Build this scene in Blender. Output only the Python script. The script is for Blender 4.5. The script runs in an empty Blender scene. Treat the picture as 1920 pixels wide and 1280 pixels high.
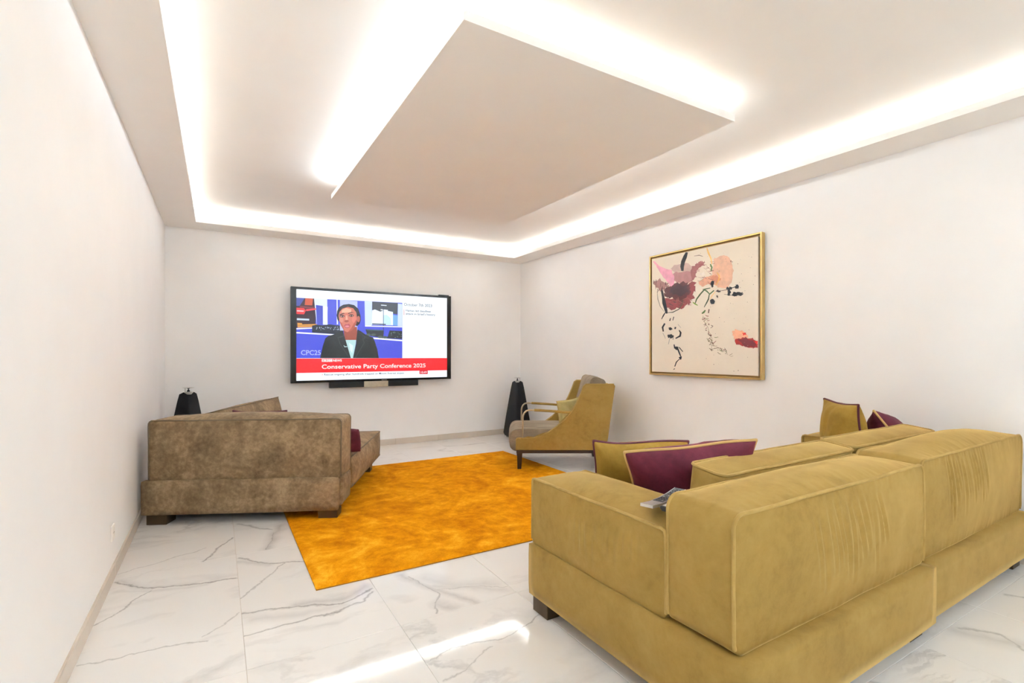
import bpy, bmesh, math, random
import numpy as np
from mathutils import Vector, Matrix, noise
random.seed(7)
C = bpy.context.scene.collection
SC = bpy.context.scene

# ------------------------------------------------------------------ camera, world, light, exposure
YAW = math.radians(30.69)
cam_d = bpy.data.cameras.new('camera'); cam = bpy.data.objects.new('camera', cam_d); C.objects.link(cam)
cam.location = (0, 0, 1.25); cam.rotation_euler = (math.pi/2, 0, -YAW)
cam_d.sensor_fit = 'HORIZONTAL'; cam_d.sensor_width = 36.0; cam_d.lens = 930.0/1920*36
cam_d.shift_y = (661.3-640)/1920
cam_d.clip_start = 0.02
SC.camera = cam

world = bpy.data.worlds.new('world'); SC.world = world; world.use_nodes = True
world.node_tree.nodes['Background'].inputs[0].default_value = (0.9, 0.92, 1.0, 1)
world.node_tree.nodes['Background'].inputs[1].default_value = 0.3

SC.view_settings.view_transform = 'Standard'; SC.view_settings.look = 'None'
SC.view_settings.gamma = 1.0; SC.view_settings.use_curve_mapping = False
SC.view_settings.exposure = 1.46
SC.cycles.use_denoising = True
SC.cycles.use_adaptive_sampling = True; SC.cycles.adaptive_threshold = 0.03
SC.cycles.max_bounces = 16; SC.cycles.diffuse_bounces = 13; SC.cycles.glossy_bounces = 4
SC.cycles.sample_clamp_indirect = 6.0
SC.cycles.caustics_reflective = False; SC.cycles.caustics_refractive = False

XL, XR, YB, YF = -0.50, 4.10, 6.65, -2.6      # room walls
ZS, ZC = 2.65, 2.81                            # dropped border and upper ceiling
LX0, LX1, LY0, LY1 = -0.20, 3.77, -1.25, 6.29   # inner lip of the dropped border
PX0, PX1, PY0, PY1 = 0.89, 2.695, 1.895, 4.725 # floating panel

COVE_W = 10.5      # watts per metre of strip
PANEL_W = 6.4
WARM = (0.785, 0.980, 1.16)
def area(name, loc, rot, sx, sy, watts, col=WARM, spread=math.pi):
    l = bpy.data.lights.new(name, 'AREA'); l.shape = 'RECTANGLE'; l.size = sx; l.size_y = sy
    l.energy = watts; l.color = col; l.spread = spread
    o = bpy.data.objects.new(name, l); o.location = loc; o.rotation_euler = rot; C.objects.link(o); return o
UP = math.pi
def strip_x(y, x0, x1, z, w, tilt=0):
    area('cove_light', ((x0+x1)/2, y, z), (UP+tilt, 0, 0), x1-x0, .02, w*(x1-x0))
def strip_y(x, y0, y1, z, w, tilt=0):
    area('cove_light', (x, (y0+y1)/2, z), (UP, tilt, 0), .02, y1-y0, w*(y1-y0))
strip_x(LY1+.10, LX0, LX1, ZC-.04, COVE_W*1.6, -.25)
strip_x(LY0-.10, LX0, LX1, ZC-.04, COVE_W, .25)
strip_y(LX0-.10, LY0, LY1, ZC-.04, COVE_W, -.25)
strip_y(LX1+.10, LY0, LY1, ZC-.04, COVE_W, .25)
strip_x(PY0+.10, PX0+.08, PX1-.08, ZC-.04, PANEL_W, -.35)
strip_x(PY1-.10, PX0+.08, PX1-.08, ZC-.04, PANEL_W*.6, .35)
strip_y(PX0+.10, PY0+.08, PY1-.08, ZC-.04, PANEL_W, -.35)
strip_y(PX1-.10, PY0+.08, PY1-.08, ZC-.04, PANEL_W*.6, .35)
# added fill lamps, unseen behind the camera, to brighten walls and sofa backs
for lx in (0.4, 2.9):
    area('rear_fill_lamp', (lx, -1.95, ZS-.03), (math.radians(38), 0, 0), 1.0, .8, 11, (0.78, .98, 1.16))

# ------------------------------------------------------------------ helpers
def lin(c):
    r = []
    for v in c[:3]:
        v = v/255.0
        r.append(v/12.92 if v <= .04045 else ((v+.055)/1.055)**2.4)
    return (r[0], r[1], r[2], 1.0)

class NT:
    def __init__(s, name):
        s.m = bpy.data.materials.new(name); s.m.use_nodes = True
        s.t = s.m.node_tree; s.n = s.t.nodes; s.l = s.t.links; s.b = s.n['Principled BSDF']
    def node(s, ty, **kw):
        n = s.n.new(ty)
        for k, v in kw.items(): setattr(n, k, v)
        return n
    def put(s, sock, v):
        if hasattr(v, 'is_linked') or hasattr(v, 'links'): s.l.new(v, sock)
        else: sock.default_value = v
    def math(s, op, a, b=None, c=None, clamp=False):
        n = s.node('ShaderNodeMath', operation=op, use_clamp=clamp); s.put(n.inputs[0], a)
        if b is not None: s.put(n.inputs[1], b)
        if c is not None: s.put(n.inputs[2], c)
        return n.outputs[0]
    def noise(s, scale, detail=3, rough=.5, dist=0, vec=None, dim='3D', w=None):
        n = s.node('ShaderNodeTexNoise', noise_dimensions=dim)
        n.inputs['Scale'].default_value = scale; n.inputs['Detail'].default_value = detail
        n.inputs['Roughness'].default_value = rough; n.inputs['Distortion'].default_value = dist
        if vec is not None: s.l.new(vec, n.inputs['Vector'])
        if w is not None: s.put(n.inputs['W'], w)
        return n.outputs[0]
    def ramp(s, fac, stops):
        n = s.node('ShaderNodeValToRGB'); e = n.color_ramp.elements
        while len(e) > 1: e.remove(e[-1])
        e[0].position = stops[0][0]; e[0].color = stops[0][1]
        for p, c in stops[1:]:
            x = e.new(p); x.color = c
        s.put(n.inputs[0], fac); return n.outputs[0]
    def mix(s, fac, a, b):
        n = s.node('ShaderNodeMix', data_type='RGBA'); s.put(n.inputs[0], fac)
        s.put(n.inputs[6], a); s.put(n.inputs[7], b); return n.outputs[2]
    def coord(s, which='Object', scale=(1, 1, 1), rot=(0, 0, 0)):
        t = s.node('ShaderNodeTexCoord'); mp = s.node('ShaderNodeMapping')
        mp.inputs['Scale'].default_value = scale; mp.inputs['Rotation'].default_value = rot
        s.l.new(t.outputs[which], mp.inputs[0]); return mp.outputs[0]
    def bump(s, h, strength, dist=.01):
        n = s.node('ShaderNodeBump'); n.inputs['Strength'].default_value = strength; n.inputs['Distance'].default_value = dist
        s.l.new(h, n.inputs['Height']); s.l.new(n.outputs[0], s.b.inputs['Normal'])
    def set(s, **kw):
        for k, v in kw.items(): s.put(s.b.inputs[k.replace('_', ' ')], v)
        return s

def plain(name, c, rough=.5, metal=0, var=.04, scale=14, bump=0, spec=.5):
    a = NT(name); v = a.coord()
    col = lin(c); d = tuple(x*(1-var) for x in col[:3])+(1,); e = tuple(min(1, x*(1+var)) for x in col[:3])+(1,)
    n = a.noise(scale, 4, .55, 0, v)
    a.set(Base_Color=a.ramp(n, [(.3, d), (.7, e)]), Roughness=rough, Metallic=metal)
    a.b.inputs['Specular IOR Level'].default_value = spec
    if bump: a.bump(a.noise(scale*12, 3, .6, 0, v), bump, .002)
    return a.m

def velvet(name, dark, mid, light, scale=3.0, sheen=.35, contrast=(.3, .5, .7), fine=.25, bump=.12, rough=.75, stretch=(1, 1, 1), sheen_c=None):
    a = NT(name); v = a.coord('Object', stretch)
    n1 = a.noise(scale, 5, .58, .6, v); n2 = a.noise(scale*7, 4, .65, .2, v)
    f = a.math('ADD', a.math('MULTIPLY', n1, 1-fine), a.math('MULTIPLY', n2, fine))
    col = a.ramp(f, [(contrast[0], lin(dark)), (contrast[1], lin(mid)), (contrast[2], lin(light))])
    a.set(Base_Color=col, Roughness=rough)
    a.b.inputs['Sheen Weight'].default_value = sheen; a.b.inputs['Sheen Roughness'].default_value = .3 if sheen_c else .45
    a.b.inputs['Sheen Tint'].default_value = lin(sheen_c or light)
    a.b.inputs['Specular IOR Level'].default_value = .2
    a.bump(a.noise(260, 3, .7, 0, a.coord()), bump, .003)
    return a.m

def emit(name, c, s=1.0):
    a = NT(name); a.set(Base_Color=(0.01, .01, .01, 1), Roughness=.25)
    a.b.inputs['Emission Color'].default_value = lin(c); a.b.inputs['Emission Strength'].default_value = s
    return a.m

def link_mesh(name, me, mat=None, parent=None, loc=(0, 0, 0), rot=(0, 0, 0), smooth=None):
    if mat is not None:
        for m in (mat if isinstance(mat, (list, tuple)) else [mat]): me.materials.append(m)
    o = bpy.data.objects.new(name, me); C.objects.link(o); o.location = loc; o.rotation_euler = rot
    if parent is not None: o.parent = parent
    if smooth is not None:
        me.polygons.foreach_set('use_smooth', [True]*len(me.polygons))
        if smooth < 180: me.set_sharp_from_angle(angle=math.radians(smooth))
    return o

def obj(name, bm, mat, parent=None, loc=(0, 0, 0), rot=(0, 0, 0), smooth=None, normals=True):
    me = bpy.data.meshes.new(name)
    if normals: bmesh.ops.recalc_face_normals(bm, faces=bm.faces)
    bm.to_mesh(me); bm.free()
    return link_mesh(name, me, mat, parent, loc, rot, smooth)

def add_box(bm, x0, x1, y0, y1, z0, z1, bev=0, seg=2):
    vs = [bm.verts.new(p) for p in ((x0,y0,z0),(x1,y0,z0),(x1,y1,z0),(x0,y1,z0),(x0,y0,z1),(x1,y0,z1),(x1,y1,z1),(x0,y1,z1))]
    fs = [bm.faces.new([vs[i] for i in f]) for f in ((0,3,2,1),(4,5,6,7),(0,1,5,4),(1,2,6,5),(2,3,7,6),(3,0,4,7))]
    if bev:
        es = list({e for f in fs for e in f.edges})
        bmesh.ops.bevel(bm, geom=es, offset=bev, segments=seg, profile=.5, affect='EDGES')
def box(name, x0, x1, y0, y1, z0, z1, mat, parent=None, bev=0, seg=2, loc=(0,0,0), rot=(0,0,0)):
    bm = bmesh.new(); add_box(bm, x0, x1, y0, y1, z0, z1, bev, seg)
    return obj(name, bm, mat, parent, loc, rot, 35 if bev else None)

def add_prism(bm, pts, y0, y1, axis='y', bev=0, seg=3):
    def P(a, b, d): return {'y': (a, d, b), 'x': (d, a, b), 'z': (a, b, d)}[axis]
    A = [bm.verts.new(P(a, b, y0)) for a, b in pts]; B = [bm.verts.new(P(a, b, y1)) for a, b in pts]
    n = len(pts); f0 = bm.faces.new(A[::-1]); f1 = bm.faces.new(B)
    for i in range(n): bm.faces.new((A[i], A[(i+1) % n], B[(i+1) % n], B[i]))
    if bev:
        es = list(set(f0.edges) | set(f1.edges)); bmesh.ops.bevel(bm, geom=es, offset=bev, segments=seg, profile=.5, affect='EDGES')

def add_tube(bm, pts, r, closed=False, sides=8, cap=True, flat=(1, 1)):
    pts = [Vector(p) for p in pts]; n = len(pts); rings = []
    up = None
    for i in range(n):
        a = pts[(i-1) % n] if (closed or i > 0) else pts[i]; b = pts[(i+1) % n] if (closed or i < n-1) else pts[i]
        t = (b-a).normalized()
        if up is None:
            up = Vector((0, 0, 1)) if abs(t.z) < .9 else Vector((0, 1, 0))
        s = t.cross(up)
        if s.length < 1e-5: s = t.cross(Vector((1, 0, .3)))
        s.normalize(); u = s.cross(t).normalized(); up = u
        rings.append([bm.verts.new(pts[i]+(s*math.cos(2*math.pi*k/sides)*flat[0]+u*math.sin(2*math.pi*k/sides)*flat[1])*r) for k in range(sides)])
    m = n if closed else n-1
    for i in range(m):
        R0, R1 = rings[i], rings[(i+1) % n]
        if closed and i == n-1:   # untwist
            best = min(range(sides), key=lambda k: (R1[k].co-R0[0].co).length); R1 = R1[best:]+R1[:best]
        for k in range(sides): bm.faces.new((R0[k], R0[(k+1) % sides], R1[(k+1) % sides], R1[k]))
    if cap and not closed:
        bm.faces.new(rings[0][::-1]); bm.faces.new(rings[-1])

def tag(o, label=None, cat=None, group=None, kind=None):
    if label: o['label'] = label
    if cat: o['category'] = cat
    if group: o['group'] = group
    if kind: o['kind'] = kind
    return o
def empty(name, loc=(0, 0, 0), rz=0):
    o = bpy.data.objects.new(name, None); o.empty_display_size = .1; C.objects.link(o)
    o.location = loc; o.rotation_euler = (0, 0, rz); return o

# padded upholstery block: box of half sizes h with bulging faces. axis = direction in which the two flat
# panels face; a boxing strip wraps round them with rounded corners; piping runs round both panels.
def padded(name, lo, hi, axis, mat, parent, r=.05, bulge=(.02, .02, .02, .02, .02, .02), res=.03, wav=.004,
           folds=(), pipe_r=.0065, pipe_mat=None, seed=0, pucker=.0025, pw=2.6, loc=None, rot=None, pipes=(1, 1), warp=None, openb=False):
    lo = np.array(lo, float); hi = np.array(hi, float); c = (lo+hi)/2; h = (hi-lo)/2
    k = axis; i1, i2 = [a for a in range(3) if a != k]
    rr = min(r, h[i1]*.9, h[i2]*.9)
    seedv = Vector((seed*3.7, seed*1.3, seed*2.1))
    def finish(P):      # rounded corners in the plane across the axis
        x, z = P[:, i1].copy(), P[:, i2].copy()
        cx = (np.abs(x)-(h[i1]-rr))/rr; cz = (np.abs(z)-(h[i2]-rr))/rr
        m = (cx > 0) & (cz > 0); cxm = np.clip(cx[m], 0, 1); czm = np.clip(cz[m], 0, 1)
        P[m, i1] = np.sign(x[m])*(h[i1]-rr+rr*cxm*np.sqrt(1-czm**2/2))
        P[m, i2] = np.sign(z[m])*(h[i2]-rr+rr*czm*np.sqrt(1-cxm**2/2))
        return P
    def wave(P):
        out = np.empty_like(P)
        for j, p in enumerate(P):
            v = noise.noise_vector(Vector(p)*3.1+seedv)*wav + noise.noise_vector(Vector(p)*9+seedv)*wav*.35
            out[j] = p + np.array(v)
        return out
    n = [max(2, int(round(2*h[a]/res))) for a in range(3)]
    lin_ = [np.linspace(-1, 1, n[a]+1) for a in range(3)]
    idx = {}; V = []; D = []; F = []
    def b(t): return 1-np.abs(t)**pw
    for a in range(3):
        o1, o2 = [q for q in range(3) if q != a]
        for s in (-1, 1):
            bl = bulge[2*a+(1 if s > 0 else 0)]
            grid = {}
            for iu in range(n[o1]+1):
                for iv in range(n[o2]+1):
                    t = [0, 0, 0]; t[a] = 0 if s < 0 else n[a]; t[o1] = iu; t[o2] = iv; key = tuple(t)
                    if key not in idx:
                        idx[key] = len(V); V.append([lin_[q][t[q]]*h[q] for q in range(3)]); D.append([0, 0, 0])
                    g = idx[key]; grid[iu, iv] = g
                    u, v = lin_[o1][iu], lin_[o2][iv]
                    d = bl*b(u)*b(v)
                    du, dv = (1-abs(u))*h[o1], (1-abs(v))*h[o2]
                    if pucker and d != 0:
                        p = Vector((u*h[o1], v*h[o2], a*5+s))
                        q1 = noise.noise(Vector((p.x*38, p.z, p.y*5))+seedv)*math.exp(-dv/.035)
                        q2 = noise.noise(Vector((p.y*38, p.z, p.x*5))+seedv)*math.exp(-du/.035)
                        d += pucker*(q1+q2)*min(1, du/.012)*min(1, dv/.012)
                    for (fa, fs, x0, y0, x1, y1, wd, dp) in folds:
                        if fa == a and fs == s:   # crease line from (x0,y0) to (x1,y1) in block coordinates of that face
                            X, Y = V[g][o1]+c[o1], V[g][o2]+c[o2]
                            L2 = (x1-x0)**2+(y1-y0)**2; tt = ((X-x0)*(x1-x0)+(Y-y0)*(y1-y0))/L2
                            if -.05 < tt < 1.05:
                                tc = min(1, max(0, tt)); q = math.hypot(X-x0-tc*(x1-x0), Y-y0-tc*(y1-y0))
                                if q < wd*3: d -= dp*(math.exp(-(q/wd)**2)-.45*math.exp(-((q-wd*1.6)/wd)**2))*math.sin(math.pi*min(1, max(0.0, tc*.94+.03)))**.6
                    D[g][a] += s*d
            for iu in range(n[o1]):
                for iv in range(n[o2]):
                    q = [grid[iu, iv], grid[iu+1, iv], grid[iu+1, iv+1], grid[iu, iv+1]]
                    if (s > 0) == (a == 1): q.reverse()
                    F.append(q)
    P = finish(np.array(V, float)); P = wave(P)+np.array(D, float)
    if warp is not None: P = warp(P)
    me = bpy.data.meshes.new(name); me.from_pydata([tuple(x) for x in P], [], F); me.update()
    o = link_mesh(name, me, mat, parent, tuple(c) if loc is None else loc, (0, 0, 0) if rot is None else rot, 180)
    if pipe_r:
        for s, on in ((-1, pipes[0]), (1, pipes[1])):
            if not on: continue
            bm = bmesh.new()
            pts = []
            st = .02
            def seg(a0, a1):
                m_ = max(2, int(np.hypot(a1[0]-a0[0], a1[1]-a0[1])/st)); return [(a0[0]+(a1[0]-a0[0])*q/m_, a0[1]+(a1[1]-a0[1])*q/m_) for q in range(m_)]
            H1, H2 = h[i1], h[i2]
            raw = seg((-H1, -H2), (H1, -H2))+seg((H1, -H2), (H1, H2))+seg((H1, H2), (-H1, H2))+seg((-H1, H2), (-H1, -H2))
            Q = np.zeros((len(raw), 3))
            for j, (x, z) in enumerate(raw): Q[j, i1] = x; Q[j, i2] = z; Q[j, k] = s*h[k]
            Q = wave(finish(Q))
            if warp is not None: Q = warp(Q)
            if openb:      # the seam disappears at the bottom: start at one lower corner and end at the other
                m_ = max(2, int(2*H1/st)); zmin = -h[2]
                if i2 == 2: Q = Q[m_:]
                Q = np.array([q for q in Q if q[2] > zmin+.012] if i2 == 2 else Q)
                add_tube(bm, [tuple(q) for q in Q], pipe_r, sides=6)
            else: add_tube(bm, [tuple(q) for q in Q], pipe_r, closed=True, sides=6)
            obj('piping', bm, pipe_mat or mat, o, smooth=60)
    return o

# loose scatter cushion with piping. Built in its own XZ plane, thickness along Y.
def cushion(name, w, hgt, t, mat, pipe_mat, loc, az, lean=0, roll=0, label=None, cat='cushion', group=None, seed=0, pipe_r=.007, parent=None, pinch=.07, spike=0.0):
    n = 26; sv = Vector((seed*5.1, seed*2.7, seed))
    def edge(u, v):
        fx = 1-pinch*(1-v*v) ; fz = 1-pinch*(1-u*u)
        x = u*w/2*fx; z = v*hgt/2*fz
        return x, z
    bm = bmesh.new(); G = {}
    for s in (-1, 1):
        for i in range(n+1):
            for j in range(n+1):
                u = -1+2*i/n; v = -1+2*j/n
                u_ = math.sin(u*math.pi/2); v_ = math.sin(v*math.pi/2)
                border = i in (0, n) or j in (0, n)
                if border and s > 0: G[s, i, j] = G[-1, i, j]; continue
                x, z = edge(u_, v_)
                y = 0 if border else s*t/2*(((1-u_*u_)*(1-v_*v_))**.42)
                if not border:
                    y += s*.022*noise.noise(Vector((x*8+z*5, z*7, s*2))+sv)*(((1-u_*u_)*(1-v_*v_))**.3)
                    y += s*.010*noise.noise(Vector((x*24+z*14, z*9, s*2))+sv)*(((1-u_*u_)*(1-v_*v_))**.15)
                wv = noise.noise_vector(Vector((x*4, 0, z*4))+sv)*.018
                G[s, i, j] = bm.verts.new((x+wv.x, y+wv.y, z+wv.z))
    for s in (-1, 1):
        for i in range(n):
            for j in range(n):
                q = [G[s, i, j], G[s, i+1, j], G[s, i+1, j+1], G[s, i, j+1]]
                bm.faces.new(q if s < 0 else q[::-1])
    loop = [G[-1, i, 0].co.copy() for i in range(n)]+[G[-1, n, j].co.copy() for j in range(n)]+[G[-1, i, n].co.copy() for i in range(n, 0, -1)]+[G[-1, 0, j].co.copy() for j in range(n, 0, -1)]
    o = obj(name, bm, mat, parent, smooth=180)
    M = Matrix.Translation(loc) @ Matrix.Rotation(az, 4, 'Z') @ Matrix.Rotation(lean, 4, 'X') @ Matrix.Rotation(roll, 4, 'Y')
    o.matrix_local = M
    if pipe_r:
        bm = bmesh.new(); add_tube(bm, loop, pipe_r, closed=True, sides=8)
        p = obj('piping', bm, pipe_mat, o, smooth=60)
        if pipe_mat is not mat: p['label'] = 'contrasting corded edge'
    if label: tag(o, label, cat, group)
    return o

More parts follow.
